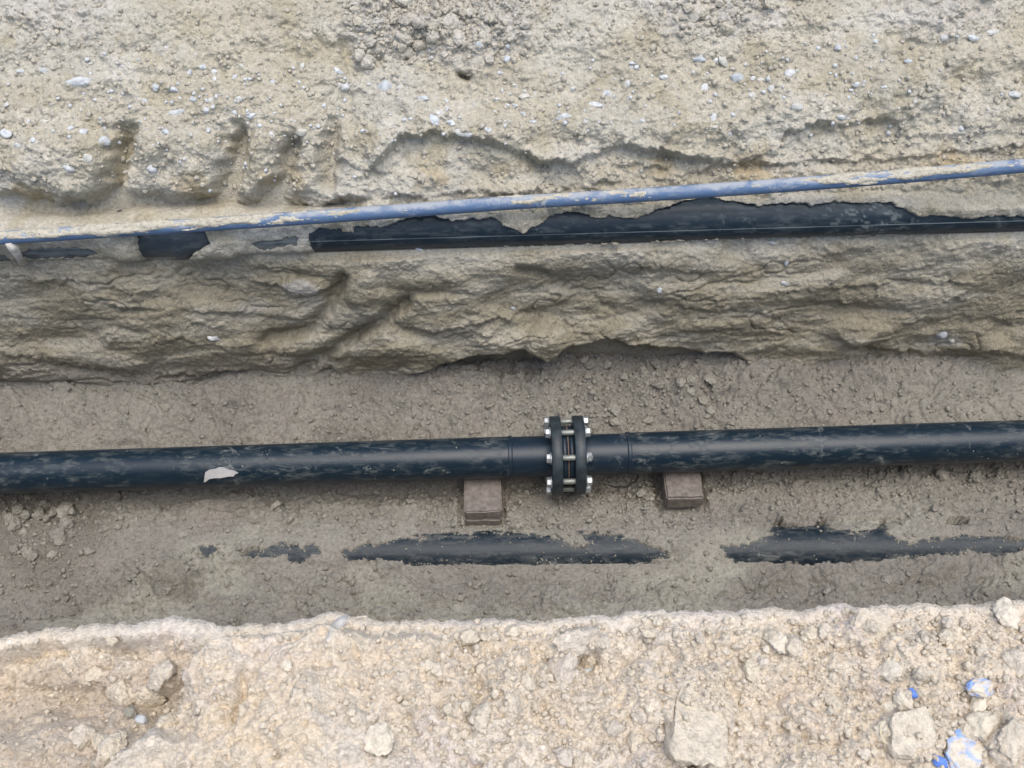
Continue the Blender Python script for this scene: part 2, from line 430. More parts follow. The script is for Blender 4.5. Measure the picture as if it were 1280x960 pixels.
# ------------------------------------------------------------------ far trench wall
def build_wall():
    prof = [(560, .46), (520, .42), (490, .40), (470, .385), (452, .370), (430, .365), (380, .372), (335, .382), (315, .39), (290, .41), (255, .425), (230, .445), (205, .475),
            (190, .49), (160, .52), (100, .62), (40, .72), (0, .79), (-45, .91), (-80, 1.1)]
    pr = [p[0] for p in prof][::-1]; pyv = [p[1] for p in prof][::-1]
    X = rows_spread(-1.42, 1.42, 1080, 7.0, 80)
    rr = np.concatenate([np.linspace(560, 500, 18)[:-1], np.linspace(500, -40, 450), np.linspace(-42, -80, 10)])
    yy = np.interp(rr, pr, pyv)
    yy = np.convolve(np.pad(yy, 6, mode='edge'), np.ones(13) / 13, 'valid')
    th = PITCH - np.arctan((rr - 480) / FPX)
    zz = CAM[2] - (yy - CAM[1]) / np.tan(th)
    # beyond the brow: level ground
    ext = np.concatenate([yy[-1] + 1.3 * np.linspace(.012, 1, 26) ** 1.6, [3.0, 5.0, 9.0, 18.0, 40.0]]); yy = np.concatenate([yy, ext]); zz = np.concatenate([zz, zz[-1] + 0.05 * np.log1p(ext - ext[0])])
    tt = np.concatenate([[0], np.cumsum(np.hypot(np.diff(yy), np.diff(zz)))])
    XX, TT = np.meshgrid(X, tt)
    P = np.stack([XX, np.broadcast_to(yy[:, None], XX.shape), np.broadcast_to(zz[:, None], XX.shape)], -1)
    px, py = project(P)
    D = c3(0, -0.8, 0.6); D /= np.linalg.norm(D)
    inner = (1 - sstep(4.0, 7.0, np.abs(XX))) * (1 - sstep(1.6, 3.0, P[..., 1]))
    s = 0.035 * fbm(XX * 1.7, TT * 2.2, 4, 1)
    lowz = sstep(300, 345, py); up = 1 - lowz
    # layered lower wall: long flat lenses; clumpy upper wall
    wx = XX + 0.05 * fbm(XX * 5, TT * 5, 2, 31)
    q1 = fbm(wx * 2.6 - TT * 1.5, TT * 5.2, 2, 3, .4)
    s += lowz * (.036 * q1 + .022 * np.abs(fbm(wx * 4.2, TT * 7, 2, 7, .4)) + .005 * fbm(wx * 10, TT * 15, 3, 10, .55))
    lay = fbm(wx * 4.0, TT * 14, 3, 8, 0.5)
    s += lowz * .006 * sstep(.05, .16, lay) * (.5 + .5 * sstep(-.1, .4, fbm(XX * 2, TT * 3, 2, 14)))
    s += up * (0.014 * fbm(XX * 9, TT * 9, 5, 5, 0.6))
    s += up * 0.010 * np.abs(fbm(wx * 14, TT * 16, 3, 6))
    # fractures and crumbled patches in the lower face
    pt = sstep(-.05, .4, fbm(XX * 2.6, TT * 5, 3, 18))
    for q, (fx, fy, w_, d_) in enumerate(((4, 12, .05, .011), (9, 22, .06, .004), (16, 28, .08, .002))):
        s -= lowz * d_ * np.exp(-(perlin(wx * fx + .4 * perlin(XX * 20, TT * 20, 24 + q), TT * fy, 25 + q) / w_) ** 2) * pt
    s += lowz * sstep(.0, .3, fbm(XX * 5, TT * 9, 3, 19)) * (.009 * chunks(XX / .030, TT / .026, 28, .35, 3.5) + .004 * chunks(XX / .012, TT / .011, 29, .35, 3))
    # overhanging lips
    L = lambda pts, a, **k: ledge(px, py, pts, a, **k)
    s += L([(454, 221), (499, 173), (550, 168), (599, 175), (633, 183), (674, 203), (719, 203), (746, 190), (777, 180), (815, 187), (850, 197), (936, 199)], 0.030, up=34, down=46, rec=1.2, seed=1, soft=6)
    s += L([(936, 199), (975, 186), (983, 162), (1022, 156), (1056, 157), (1091, 152), (1125, 154)], 0.022, up=26, down=28, seed=2, fade=14, soft=5)
    s += L([(1130, 170), (1190, 172), (1238, 165), (1420, 162)], 0.010, up=22, down=20, seed=3, soft=5)
    s += L([(475, 244), (547, 247), (585, 238), (640, 241), (715, 238), (746, 228), (850, 221), (912, 205), (994, 204), (1160, 197), (1280, 180), (1400, 176)], 0.010, up=14, down=14, seed=4, soft=4)
    s += L([(760, 205), (850, 208), (960, 206), (1100, 192)], 0.010, up=8, down=8, seed=14)
    s += L([(-60, 238), (20, 244), (70, 258), (140, 240), (160, 236), (220, 254), (268, 246), (330, 252), (400, 262), (450, 246)], 0.028, up=40, down=26, seed=5, soft=6, wob=8)
    s += L([(380, 205), (430, 200), (470, 225)], 0.012, up=14, down=10, seed=6)
    # digger tooth marks on the left
    lf = 1 - sstep(400, 470, px)
    s -= .045 * lf * np.exp(-((py - 258 - 6 * perlin(px / 40, px * 0, 77)) / 20) ** 2)
    for k, (pts, d, w) in enumerate([([(160, 158), (152, 200), (134, 275)], .085, 13), ([(303, 155), (292, 206), (268, 268)], .085, 13), ([(364, 178), (351, 223), (330, 256)], .060, 11),
                                     ([(416, 150), (408, 225)], .065, 11), ([(245, 150), (250, 200)], .010, 8), ([(62, 170), (58, 235)], .010, 9), ([(430, 55), (445, 90), (470, 78)], .022, 10), ([(430, 60), (440, 160)], .012, 9)]):
        s += groove(px, py, pts, d, w, 6, 60 + k) * (sstep(140, 180, py) if k < 4 else 1)
    # lower wall: cracks, lips
    for k, (pts, d, w) in enumerate([([(508, 378), (455, 412), (430, 428), (378, 455)], .055, 8), ([(428, 348), (410, 385), (385, 410), (330, 425)], .042, 8), ([(650, 336), (684, 344)], .032, 6),
                                     ([(700, 356), (735, 372), (768, 388)], .014, 6), ([(576, 94), (584, 97)], .05, 5), ([(405, 467), (412, 463)], .03, 6), ([(155, 488), (85, 480)], .012, 5),
                                     ([(1085, 90), (1090, 130), (1070, 150)], .012, 9), ([(1225, 100), (1232, 140)], .014, 9)]):
        s += groove(px, py, pts, d, w, 3, 80 + k)
    for k, (pts, a, u, dn) in enumerate([([(130, 375), (210, 388), (300, 392), (400, 405)], .012, 12, 10), ([(160, 418), (235, 422), (300, 440)], .010, 10, 10), ([(0, 440), (60, 452), (150, 462), (250, 470), (340, 462), (430, 447)], .016, 16, 12),
                                         ([(300, 350), (360, 362), (395, 368), (425, 352)], .016, 16, 10), ([(500, 408), (560, 408), (620, 398), (670, 386), (720, 372)], .018, 16, 14), ([(580, 375), (640, 365), (690, 350)], .012, 14, 10),
                                         ([(800, 372), (860, 385), (930, 388), (990, 396)], .012, 14, 12), ([(850, 418), (905, 408), (1000, 420)], .012, 12, 10), ([(930, 362), (1000, 362), (1075, 358), (1150, 354), (1200, 352)], .012, 10, 10),
                                         ([(1000, 377), (1040, 380), (1120, 384)], .010, 10, 8), ([(1025, 420), (1060, 430), (1130, 440), (1200, 437), (1300, 440)], .018, 14, 14), ([(1130, 400), (1200, 398), (1300, 405)], .010, 12, 10),
                                         ([(20, 350), (100, 352), (170, 362)], .010, 10, 8), ([(770, 335), (850, 338), (930, 345)], .010, 12, 10), ([(220, 330), (320, 336), (400, 340)], .012, 12, 10)]):
        s += L(pts, a * .85, up=u * 1.3, down=dn * 1.2, seed=100 + k, soft=4)
    for k, (cx, cy, rx, ry, h) in enumerate([(375, 357, 30, 14, .02), (460, 365, 30, 30, .030), (545, 392, 62, 26, .032), (500, 436, 66, 30, .032), (684, 425, 30, 28, .050), (620, 410, 50, 24, .022), (760, 405, 50, 20, .014), (1073, 414, 44, 15, .018), (1150, 460, 45, 14, .02), (590, 350, 60, 22, .014),
                                             (1000, 120, 60, 30, .012), (1130, 110, 50, 40, .018), (222, 205, 62, 50, .034), (85, 200, 80, 52, .036), (330, 205, 26, 44, .022), (385, 215, 22, 36, .018), (140, 120, 110, 40, .012), (480, 190, 24, 26, .02), (880, 150, 70, 40, .014), (700, 150, 60, 30, .012),
                                             (1220, 60, 50, 40, .016), (1165, 30, 50, 25, .014), (30, 20, 26, 16, .018), (1180, 260, 60, 18, .012), (1240, 250, 45, 16, .012)]):
        s += dome(px, py, cx, cy, rx, ry, h, 0, 130 + k)
    # loose crumbs and pebbles caught in the face
    g1 = grains(XX / 0.034, TT / 0.034, 11, 0.6) * 0.034; g2 = grains(XX / 0.017, TT / 0.017, 12, 0.7) * 0.017; g3 = grains(XX / 0.0085, TT / 0.0085, 13, 0.8) * 0.0085
    rub = np.clip(dome(px, py, 545, 22, 140, 62, 1.6, 0, 9) + dome(px, py, 890, 5, 100, 50, 1.2, 0, 10) + dome(px, py, 1180, 8, 90, 55, .8, 0, 12) + dome(px, py, 60, 10, 90, 50, .7, 0, 13) + 1.2 * (1 - sstep(-60, -5, py)), 0, 1)
    rough = np.clip(0.5 + 0.9 * fbm(XX * 3, TT * 4, 3, 21), 0.1, 1)
    k1 = chunks(XX / .030, TT / .030, 15); k2 = chunks(XX / .013, TT / .013, 16)
    s += rub * (g1 * .5 + k1 * .016 + k2 * .007) + (up + lowz * sstep(.0, .4, fbm(XX * 4, TT * 7, 3, 17))) * rough * (.0035 * k2 + .003 * k1) + (0.16 * g1 + 0.35 * g2 * rough + 0.5 * g3 * rough) * (0.35 + 0.65 * up)
    s += (.0034 - .0006 * lowz) * fbm(XX * 60, TT * 60, 4, 23, 0.7)
    # bottom lip: below it the wall falls back behind the trench floor
    lip = [(-200, 462), (0, 466), (103, 478), (206, 492), (309, 489), (430, 485), (506, 471), (557, 455), (612, 441), (650, 434), (664, 440), (684, 449), (704, 434), (764, 424), (798, 431), (850, 436), (915, 444), (960, 463), (1022, 468), (1090, 475), (1142, 478), (1170, 469), (1280, 464), (1500, 460)]
    f = np.interp(px, [p[0] for p in lip], [p[1] for p in lip]) + 4 * fbm(px / 28, px * 0 + 2.2, 4, 41)
    d = py - f
    am = 0.25 + 0.75 * sstep(330, 480, px); st = sstep(-5 - 6 * (1 - am), 9 + 12 * (1 - am), d)
    s += am * 0.032 * (1 - st) * np.exp(np.minimum(d, 0) / 20) - st * (0.065 * am + 0.12 * sstep(0, 60, d))
    # the upper pipe: bury it or lay it bare
    fr = front_on(P, D, up_a, up_b, UP_R + 0.002 + .012 * sstep(140, 165, px) * (1 - sstep(285, 310, px)))
    hit = ~np.isnan(fr); f0 = np.where(hit, fr, 0)
    qx, qy = project(P + D * f0[..., None])
    m = np.full(px.shape, -1e9); m[hit] = open_mask(qx[hit], qy[hit], UP_OPEN, 2.2, 51, 1.0)
    cover = f0 + 0.006 + 0.006 * fbm(XX * 25, TT * 25, 3, 52) + 0.3 * g2 + 0.012 * sstep(0, 14, -m)
    bare = f0 - 0.035
    k = sstep(-2.0, 0.8, m)
    s = np.where(hit, np.maximum(s, cover) * (1 - k) + np.minimum(s, bare) * k, s)
    # just under the open stretches the soil stays behind the pipe
    op = open_mask(px, py, UP_OPEN[:1], 1.0, 55)
    near = (~hit) & (op > -9)
    s = np.where(~hit, np.maximum(s, -.055), s)
    s = np.where(near, np.minimum(s, 0.0), s)
    P = P + D * (s * inner)[..., None]
    # soil colour by layer
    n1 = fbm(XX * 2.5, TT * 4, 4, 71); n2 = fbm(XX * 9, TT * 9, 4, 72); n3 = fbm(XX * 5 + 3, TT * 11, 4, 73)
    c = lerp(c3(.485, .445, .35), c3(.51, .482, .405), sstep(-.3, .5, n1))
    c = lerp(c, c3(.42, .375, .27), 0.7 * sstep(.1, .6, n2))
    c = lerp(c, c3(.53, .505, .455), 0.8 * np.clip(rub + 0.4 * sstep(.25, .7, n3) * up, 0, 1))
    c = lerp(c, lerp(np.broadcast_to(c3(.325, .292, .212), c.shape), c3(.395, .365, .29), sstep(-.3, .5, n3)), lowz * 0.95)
    c = lerp(c, c3(.50, .48, .43), .8 * np.clip(dome(px, py, 378, 358, 24, 11, 1.5, 0, 91) + dome(px, py, 1180, 424, 24, 10, 1, 0, 92) + dome(px, py, 315, 385, 26, 12, .6, 0, 93), 0, 1))
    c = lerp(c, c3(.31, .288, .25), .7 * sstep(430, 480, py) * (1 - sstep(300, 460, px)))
    c = lerp(c, c3(.47, .37, .22), 0.55 * np.exp(-((py - 222 + (px - 640) * .03) / 16) ** 2) * sstep(-.1, .5, n2))
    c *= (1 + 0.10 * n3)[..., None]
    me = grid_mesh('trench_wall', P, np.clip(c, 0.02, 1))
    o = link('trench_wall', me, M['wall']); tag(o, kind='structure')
    return o, P, px

# ------------------------------------------------------------------ trench floor
def build_floor():
    X = rows_spread(-1.42, 1.42, 1040, 7.0, 80)
    Y = np.concatenate([np.linspace(-0.95, -0.50, 20)[:-1], np.linspace(-0.50, 0.46, 320), np.linspace(0.47, 0.62, 10)])
    XX, YY = np.meshgrid(X, Y)
    z = np.interp(YY, [-1, -.6, -.42, -.3, 0.02, .12, .25, .36, .5, .65], [.12, .07, .02, .0, .005, .012, .042, .072, .095, .11])
    P = np.stack([XX, YY, z], -1); px, py = project(P)
    z = z + 0.016 * fbm(XX * 2.2, YY * 3, 4, 201) + 0.008 * fbm(XX * 7, YY * 8, 4, 202, .6)
    slab = fbm(XX * 5 + .8 * fbm(XX * 3, YY * 3, 2, 222), YY * 7, 3, 203)
    z += 0.009 * sstep(.0, .06, slab) + 0.009 * sstep(.28, .34, slab) + .008 * sstep(.1, .2, fbm(XX * 9, YY * 11, 3, 223, .55))          # flat trodden slabs with small edges
    z += 0.018 * fbm(XX * 6, YY * 6, 3, 204, .6) * np.clip(dome(px, py, 800, 480, 260, 75, 1.3, 0, 2) + dome(px, py, 60, 660, 110, 70, 1.4, 0, 3) + dome(px, py, 250, 520, 220, 40, .7, 0, 4), 0, 1)
    g1 = grains(XX / .040, YY / .040, 211, .55) * .040; g2 = grains(XX / .019, YY / .019, 212, .65) * .019; g3 = grains(XX / .0095, YY / .0095, 213, .8) * .0095
    lump = np.clip(dome(px, py, 980, 478, 150, 26, .8, 0, 37) + dome(px, py, 620, 470, 150, 30, .8, 0, 38) + dome(px, py, 60, 660, 90, 60, 1.5, 0, 31) + dome(px, py, 780, 480, 220, 60, 1.1, 0, 32) + dome(px, py, 740, 640, 260, 45, .9, 0, 33) + dome(px, py, 1120, 600, 200, 40, .8, 0, 34) + dome(px, py, 450, 540, 120, 26, .8, 0, 35) + dome(px, py, 100, 740, 130, 40, .6, 0, 36), 0, 1)
    rough = np.clip(.35 + .9 * fbm(XX * 3.3, YY * 4, 3, 214), 0.05, 1)
    k1 = chunks(XX / .036, YY / .036, 216); k2 = chunks(XX / .015, YY / .015, 217)
    z += lump * (.020 * k1 + .008 * k2) + rough * .003 * k2
    z += g1 * (.08 + .35 * lump) + g2 * (.20 + .6 * np.maximum(lump, rough * .5)) + g3 * (.25 + .6 * rough)
    z += .003 * fbm(XX * 60, YY * 60, 4, 215, .72)
    for q, (fx, w_, d_) in enumerate(((5, .025, .008), (11, .05, .004))):
        z -= d_ * np.exp(-(perlin(XX * fx + .5 * perlin(XX * 18, YY * 18, 218 + q), YY * fx * 1.3, 219 + q) / w_) ** 2) * sstep(-.1, .3, fbm(XX * 2.5, YY * 3, 2, 225 + q))
    z += (1 - lump) * sstep(.05, .4, fbm(XX * 4, YY * 5, 3, 226)) * (.010 * chunks(XX / .030, YY / .030, 227, .35, 4) + .005 * chunks(XX / .012, YY / .012, 228, .35, 3))
    for k, (pts, d, w) in enumerate([([(1010, 535), (1035, 545), (1075, 545)], .016, 3), ([(1190, 500), (1240, 488), (1290, 480)], .016, 5), ([(180, 668), (188, 700)], .012, 4), ([(125, 650), (120, 690)], .014, 5),
                                     ([(735, 600), (765, 610), (790, 600)], .008, 4), ([(820, 590), (826, 640)], .03, 6), ([(790, 470), (800, 440)], .015, 6), ([(240, 510), (330, 512)], .008, 4), ([(330, 690), (350, 735)], .006, 3), ([(245, 700), (240, 750), (200, 760)], .008, 3)]):
        z += groove(px, py, pts, d, w, 3, 230 + k)
    z += dome(px, py, 225, 735, 34, 24, .012, 0, 245, .3)
    # soil sinks away under the long pipe and round the flange
    md = np.abs(YY - (main_a[1] + (main_b[1] - main_a[1]) * (XX - main_a[0]) / (main_b[0] - main_a[0])))
    z -= .02 * np.exp(-(md / .05) ** 2)
    z = np.where(md < .075, np.minimum(z, .045 + .25 * np.maximum(md - .03, 0)), z)
    z = np.where(np.hypot(XX - main_mid[0], (YY - main_mid[1])) < .15, np.minimum(z, .014 + .15 * g2), z)
    for bx, by in BRICKS:
        z = np.where((np.abs(XX - bx) < .062) & (np.abs(YY - by) < .12), np.minimum(z, -.005 + .014 * sstep(0.03, .09, by - YY)), z)
    # half buried lower pipe
    P[..., 2] = z
    u = (YY - (low_a[1] + (low_b[1] - low_a[1]) * (XX - low_a[0]) / (low_b[0] - low_a[0])))
    R = LOW_R + .002
    hit = np.abs(u) < R
    zc = low_a[2] + np.sqrt(np.clip(R * R - u * u, 0, 1))
    Q = P.copy(); Q[..., 2] = zc
    qx, qy = project(Q)
    m = np.full(px.shape, -1e9); sel = np.abs(u) < .12
    m[sel] = open_mask(qx[sel], qy[sel], LOW_OPEN, 4.0, 251, 3.4)
    au = np.abs(u)
    skin = low_a[2] + R + .004 - 3.0 * u * u + .35 * g2 + .4 * g3 + .005 * fbm(XX * 14, YY * 14, 4, 252, .6)
    thin = sstep(2, 26, -m)
    cover = zc + .0015 + np.maximum(skin - zc, .001) * (.12 + .88 * thin) + .0012 * fbm(XX * 90, YY * 90, 2, 255)
    m = m - 60 * np.maximum(np.abs(u) / R - .90, 0)
    k = sstep(-1.2, 0.8, m)
    bare = np.minimum(z, zc - .03)
    z = np.where(hit, np.maximum(z, cover) * (1 - k) + bare * k, z)
    side = (~hit); wob = .025 * fbm(XX * 5, YY * 5, 3, 253)
    tb = 1 - sstep(R, R + .10 + wob, au)
    z = np.where(side, z + np.maximum(skin - z, 0) * tb, z)
    z = np.where(side & sel & (m > -7), np.minimum(z, low_a[2] + R * .35), z)
    P[..., 2] = z
    n1 = fbm(XX * 2, YY * 3, 4, 261); n2 = fbm(XX * 7, YY * 8, 4, 262); n3 = fbm(XX * 3 + 5, YY * 5, 3, 263)
    c = lerp(c3(.255, .238, .205), c3(.292, .276, .236), sstep(-.4, .5, n1))
    c = lerp(c, c3(.245, .224, .195), .7 * sstep(.1, .6, n2))
    c = lerp(c, c3(.36, .345, .285), .7 * sstep(.0, .5, n3) * (1 - sstep(-.25, .05, YY)))
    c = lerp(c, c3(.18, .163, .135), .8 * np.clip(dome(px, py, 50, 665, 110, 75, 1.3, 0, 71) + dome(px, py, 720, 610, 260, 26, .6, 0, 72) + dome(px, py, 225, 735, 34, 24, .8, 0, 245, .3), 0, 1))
    c *= (1 + .10 * n2)[..., None]
    o = link('trench_floor', grid_mesh('trench_floor', P, np.clip(c, .02, 1)), M['floor']); tag(o, kind='structure')
    return o, P, px

main_mid = at_z(712, 569, 0.130)
b1 = at_z(601, 606, 0.075); b2 = at_z(856, 594, 0.075)
BRICKS = [(b1[0], b1[1]), (b2[0], b2[1])]

# ------------------------------------------------------------------ near bank (spoil at the camera's feet)
ZB = 0.90
def build_bank():
    edge = [(-300, 800), (0, 792), (55, 780), (110, 777), (160, 776), (200, 766), (240, 768), (300, 778), (330, 779), (370, 770), (420, 762), (436, 769), (530, 770), (640, 768), (700, 767), (740, 765), (800, 760), (860, 761), (930, 758), (1000, 756), (1060, 752), (1100, 755), (1180, 750), (1280, 746), (1600, 738)]
    E = np.array([at_z(x, y, ZB) for x, y in edge])
    X = rows_spread(-0.95, 0.95, 980, 7.0, 80)
    t = np.concatenate([-np.array([16., 9, 5, 3, 2, 1.4, 1.0, .8, .65, .55, .47, .41, .37]), np.linspace(-.34, .0, 215)[:-1], np.linspace(0, .25, 16), [.32, .42, .55, .7, .85, 1.0]])
    XX, TT = np.meshgrid(X, t)
    ye = np.interp(XX, E[:, 0], E[:, 1]) + .007 * fbm(XX * 16, XX * 0 + .3, 5, 340, .65)
    # top, rounded edge, then the near side of the trench falling away out of sight
    dn = np.maximum(TT, 0)
    rr = .016
    a = np.minimum(dn / rr, math.pi / 2 * 1.1)
    y = ye - rr + np.minimum(TT, 0) + rr * np.sin(a) - .25 * np.maximum(dn - rr * math.pi / 2 * 1.1, 0)
    z = ZB - rr * (1 - np.cos(a)) - .97 * np.maximum(dn - rr * math.pi / 2 * 1.1, 0)
    z = z + 0.0 * XX
    P = np.stack([XX, y, z], -1); px, py = project(P)
    near = (1 - sstep(1.2, 3, -TT)) * (1 - sstep(4, 7, np.abs(XX)))
    D = c3(0, -.25, .97)
    s = .022 * fbm(XX * 3, TT * 3.5, 4, 301) + .012 * fbm(XX * 10, TT * 10, 4, 302, .6)
    onb = 1 - sstep(.0, .06, TT)
    topm = 1 - sstep(-.028, -.004, TT)                     # keep the edge line itself crisp
    # higher lobe right of the diagonal brow, hollow left of it
    brow = [(450, 740), (330, 775), (322, 788), (262, 825), (240, 855), (215, 895), (160, 955), (60, 1050)]
    bx = np.interp(py, [p[1] for p in brow], [p[0] for p in brow]) + 6 * fbm(py / 30, py * 0, 3, 303)
    dd = px - bx
    s += (.05 * sstep(-4, 5, dd) * np.exp(-np.maximum(dd, 0) / 200) - .055 * (1 - sstep(-14, 4, dd)) * np.exp(np.minimum(dd + 10, 0) / 120)) * topm
    s -= .03 * np.exp(-((dd + 8) / 7) ** 2) * sstep(800, 850, py) * topm
    s += (dome(px, py, 400, 890, 230, 160, .06, 0, 341) - dome(px, py, 90, 850, 190, 90, .055, 0, 342)) * topm
    br2 = [(425, 760), (405, 795), (345, 845), (318, 890), (300, 960), (290, 1050)]
    bx2 = np.interp(py, [p[1] for p in br2], [p[0] for p in br2]) + 7 * fbm(py / 24, py * 0 + 3, 3, 304)
    d2 = px - bx2
    s += (.015 * sstep(-4, 5, d2) * np.exp(-np.maximum(d2, 0) / 60)) * topm * sstep(1000, 850, py)
    for k, (cx, cy, rx, ry, h, sh) in enumerate([(600, 840, 30, 50, -.014, .7), (728, 822, 26, 16, -.030, .7), (690, 838, 30, 26, -.012, .7), (240, 895, 30, 40, -.035, .7), (180, 890, 50, 30, -.02, .7), (863, 948, 16, 14, -.04, .7), (80, 830, 90, 30, .02, .7), (170, 845, 70, 26, .024, .6), (60, 870, 80, 24, -.012, .7),
                                                 (120, 925, 110, 40, .02, .7), (720, 802, 46, 30, .018, .5), (700, 838, 40, 30, .012, .5), (648, 858, 36, 46, .022, .7), (640, 935, 60, 40, .018, .6), (870, 890, 44, 56, .020, .35), (1090, 786, 36, 34, .014, .5), (1140, 815, 50, 36, .014, .5),
                                                 (1040, 805, 40, 36, .012, .5), (1140, 915, 46, 40, .016, .45), (1265, 920, 36, 46, .02, .5), (400, 900, 70, 60, .012, .6), (500, 800, 90, 30, .01, .7), (980, 880, 80, 50, -.01, .7)]):
        s += dome(px, py, cx, cy, rx, ry, h, 0, 310 + k, sh) * topm
    g0 = grains(XX / .06, TT / .06, 320, .45) * .06; g1 = grains(XX / .030, TT / .030, 321, .6) * .030; g2 = grains(XX / .014, TT / .014, 322, .75) * .014; g3 = grains(XX / .0068, TT / .0068, 323, .85) * .0068
    rough = np.clip(.55 + .9 * fbm(XX * 4, TT * 5, 3, 324), .1, 1)
    rl = sstep(430, 620, px)
    k0 = chunks(XX / .055, TT / .055, 327, .35, 4); k1 = chunks(XX / .024, TT / .024, 328, .4, 3.5); k2 = chunks(XX / .0105, TT / .0105, 329, .35, 3)
    powder = sstep(-.1, .35, fbm(XX * 5, TT * 6, 3, 330)) * (1 - .6 * rl)
    s += .026 * (np.abs(fbm(XX * 8, TT * 9, 4, 326, .6)) - .3) * topm
    powder = np.clip(powder + sstep(-3, 6, dd) * (1 - sstep(40, 110, dd)) * sstep(780, 830, py) + .8 * np.exp(-((d2 - 30) / 30) ** 2) * sstep(765, 790, py), 0, 1)
    patchy = sstep(-.35, .5, fbm(XX * 7, TT * 8, 3, 334))
    s += (.016 * k0 * (.3 + .7 * rl) + .012 * k1 * rough * patchy) * topm * (1 - .8 * powder) + (.0052 * k2 * (.4 + .6 * rough) + .20 * g3 * rough) * (.3 + .7 * onb) * (1 - .6 * powder)
    for q, (pts, d_, w_) in enumerate([([(300, 785), (262, 825), (232, 862), (222, 890), (180, 935)], .030, 6), ([(180, 868), (215, 855), (235, 835)], .022, 5), ([(322, 850), (318, 880), (308, 905)], .020, 6), ([(725, 822), (738, 830)], .03, 9), ([(596, 835), (600, 870), (590, 900)], .014, 7), ([(668, 870), (690, 900)], .012, 7), ([(40, 880), (110, 900)], .010, 8)]):
        s += groove(px, py, pts, d_, w_, 4, 350 + q) * topm
    s += (.0022 + .0030 * rough) * fbm(XX * 75, TT * 75, 4, 325, .75) + .004 * np.abs(fbm(XX * 28, TT * 28, 4, 335, .65)) * (1 - .5 * powder)
    s = s * (.3 + .7 * topm)
    P = P + D * (s * near)[..., None]
    n1 = fbm(XX * 3, TT * 4, 4, 331); n2 = fbm(XX * 9, TT * 9, 4, 332); n3 = fbm(XX * 5 + 9, TT * 5, 3, 333)
    c = lerp(c3(.73, .635, .505), c3(.72, .645, .54), sstep(-.3, .5, n1))
    c = lerp(c, c3(.70, .615, .545), .75 * sstep(.05, .55, n3))
    c = lerp(c, c3(.64, .53, .38), .45 * sstep(.2, .6, n2) * (1 - .5 * rl))
    c = lerp(c, c3(.52, .44, .345), .7 * (1 - sstep(-40, 0, dd)) * sstep(800, 860, py))  # grey-brown left of the brow; shade of the hollow put into the colour
    c *= (1 + .09 * n2)[..., None]
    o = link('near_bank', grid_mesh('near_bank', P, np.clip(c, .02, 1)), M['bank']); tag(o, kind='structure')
    return o, P, px

wall, WP, _ = build_wall()
floor, FP, _ = build_floor()
bank, BP, _ = build_bank()

class Surf:
    """finds the point of a surface seen at a pixel, with its normal"""
    def __init__(self, P):
        self.P = P; self.px, self.py = project(P)
        self.dist = np.linalg.norm(P - CAM, axis=-1)
        gx = np.gradient(P, axis=1); gy = np.gradient(P, axis=0)
        n = np.cross(gx, gy); n /= np.linalg.norm(n, axis=-1)[..., None] + 1e-12
        self.n = n
    def hit(self, x, y, tol=2.2):
        d = np.hypot(self.px - x, self.py - y)
        c = np.where(d < tol, self.dist, 1e9)
        i = np.argmin(c) if c.min() < 1e8 else np.argmin(d)
        i = np.unravel_index(i, d.shape)
        # mean normal of the patch round it
        a, b = max(i[0] - 4, 0), max(i[1] - 4, 0)
        n = self.n[a:i[0] + 5, b:i[1] + 5].mean((0, 1)); n /= np.linalg.norm(n)
        return self.P[i], n
SW, SF, SB = Surf(WP), Surf(FP), Surf(BP)

# ------------------------------------------------------------------ pipes
def x_frame(a, b):
    """object rotation that lays X along a -> b"""
    return Vector(b - a).to_track_quat('X', 'Z').to_euler()

def long_pipe_profile(length, R, step=0.25):
    return [(x, R) for x in np.arange(-length / 2, length / 2 + .01, step)]

u_ = (main_b - main_a) / np.linalg.norm(main_b - main_a)
mainT = empty('flanged_pipe', main_mid, 'long black plastic pipe with bolted flange joint resting on brown pavers', 'pipe')
mainT.rotation_euler = x_frame(main_a, main_b)
along = lambda px: float((at_z(px, 592 - 41 * px / 1280, .130) - main_mid) @ u_)
xl, xr = along(638), along(785)
link('pipe', revolve('pipe', [(-5.5, MAIN_R)] + [(x, MAIN_R) for x in np.linspace(-5, xl, 16)]), M['pipe'], mainT)
link('pipe', revolve('pipe', [(x, MAIN_R) for x in np.linspace(xr, 5, 16)] + [(5.5, MAIN_R)]), M['pipe'], mainT)
for x0 in (xl, xr):     # butt-weld beads
    link('weld_bead', revolve('weld_bead', [(x0 - .006, MAIN_R - .001), (x0 - .003, MAIN_R + .0035), (x0 - .0005, MAIN_R + .001), (x0 + .003, MAIN_R + .0035), (x0 + .006, MAIN_R - .001)]), M['stub'], mainT)
near = lambda x: along(640 + (x - 640) / 1.045)
gl0, gl1, gr0, gr1 = near(690.5), near(704), near(720), near(733.5)
gm = (gl1 + gr0) / 2
RS = MAIN_R - .0015
link('stub_end', revolve('stub_end', [(xl + .004, RS), (gl0 - .02, RS), (gl1 - .004, RS + .002), (gl1 - .001, .078), (gm - .0015, .078), (gm - .0015, .045)]), M['stub'], mainT)
link('stub_end', revolve('stub_end', [(xr - .004, RS), (gr1 + .02, RS), (gr0 + .004, RS + .002), (gr0 + .001, .078), (gm + .0015, .078), (gm + .0015, .045)]), M['stub'], mainT)
link('gasket', revolve('gasket', [(gm - .0016, .05), (gm - .0010, .0788), (gm + .0010, .0788), (gm + .0016, .05)]), M['gasket'], mainT)
RO, RI = .1035, .0575
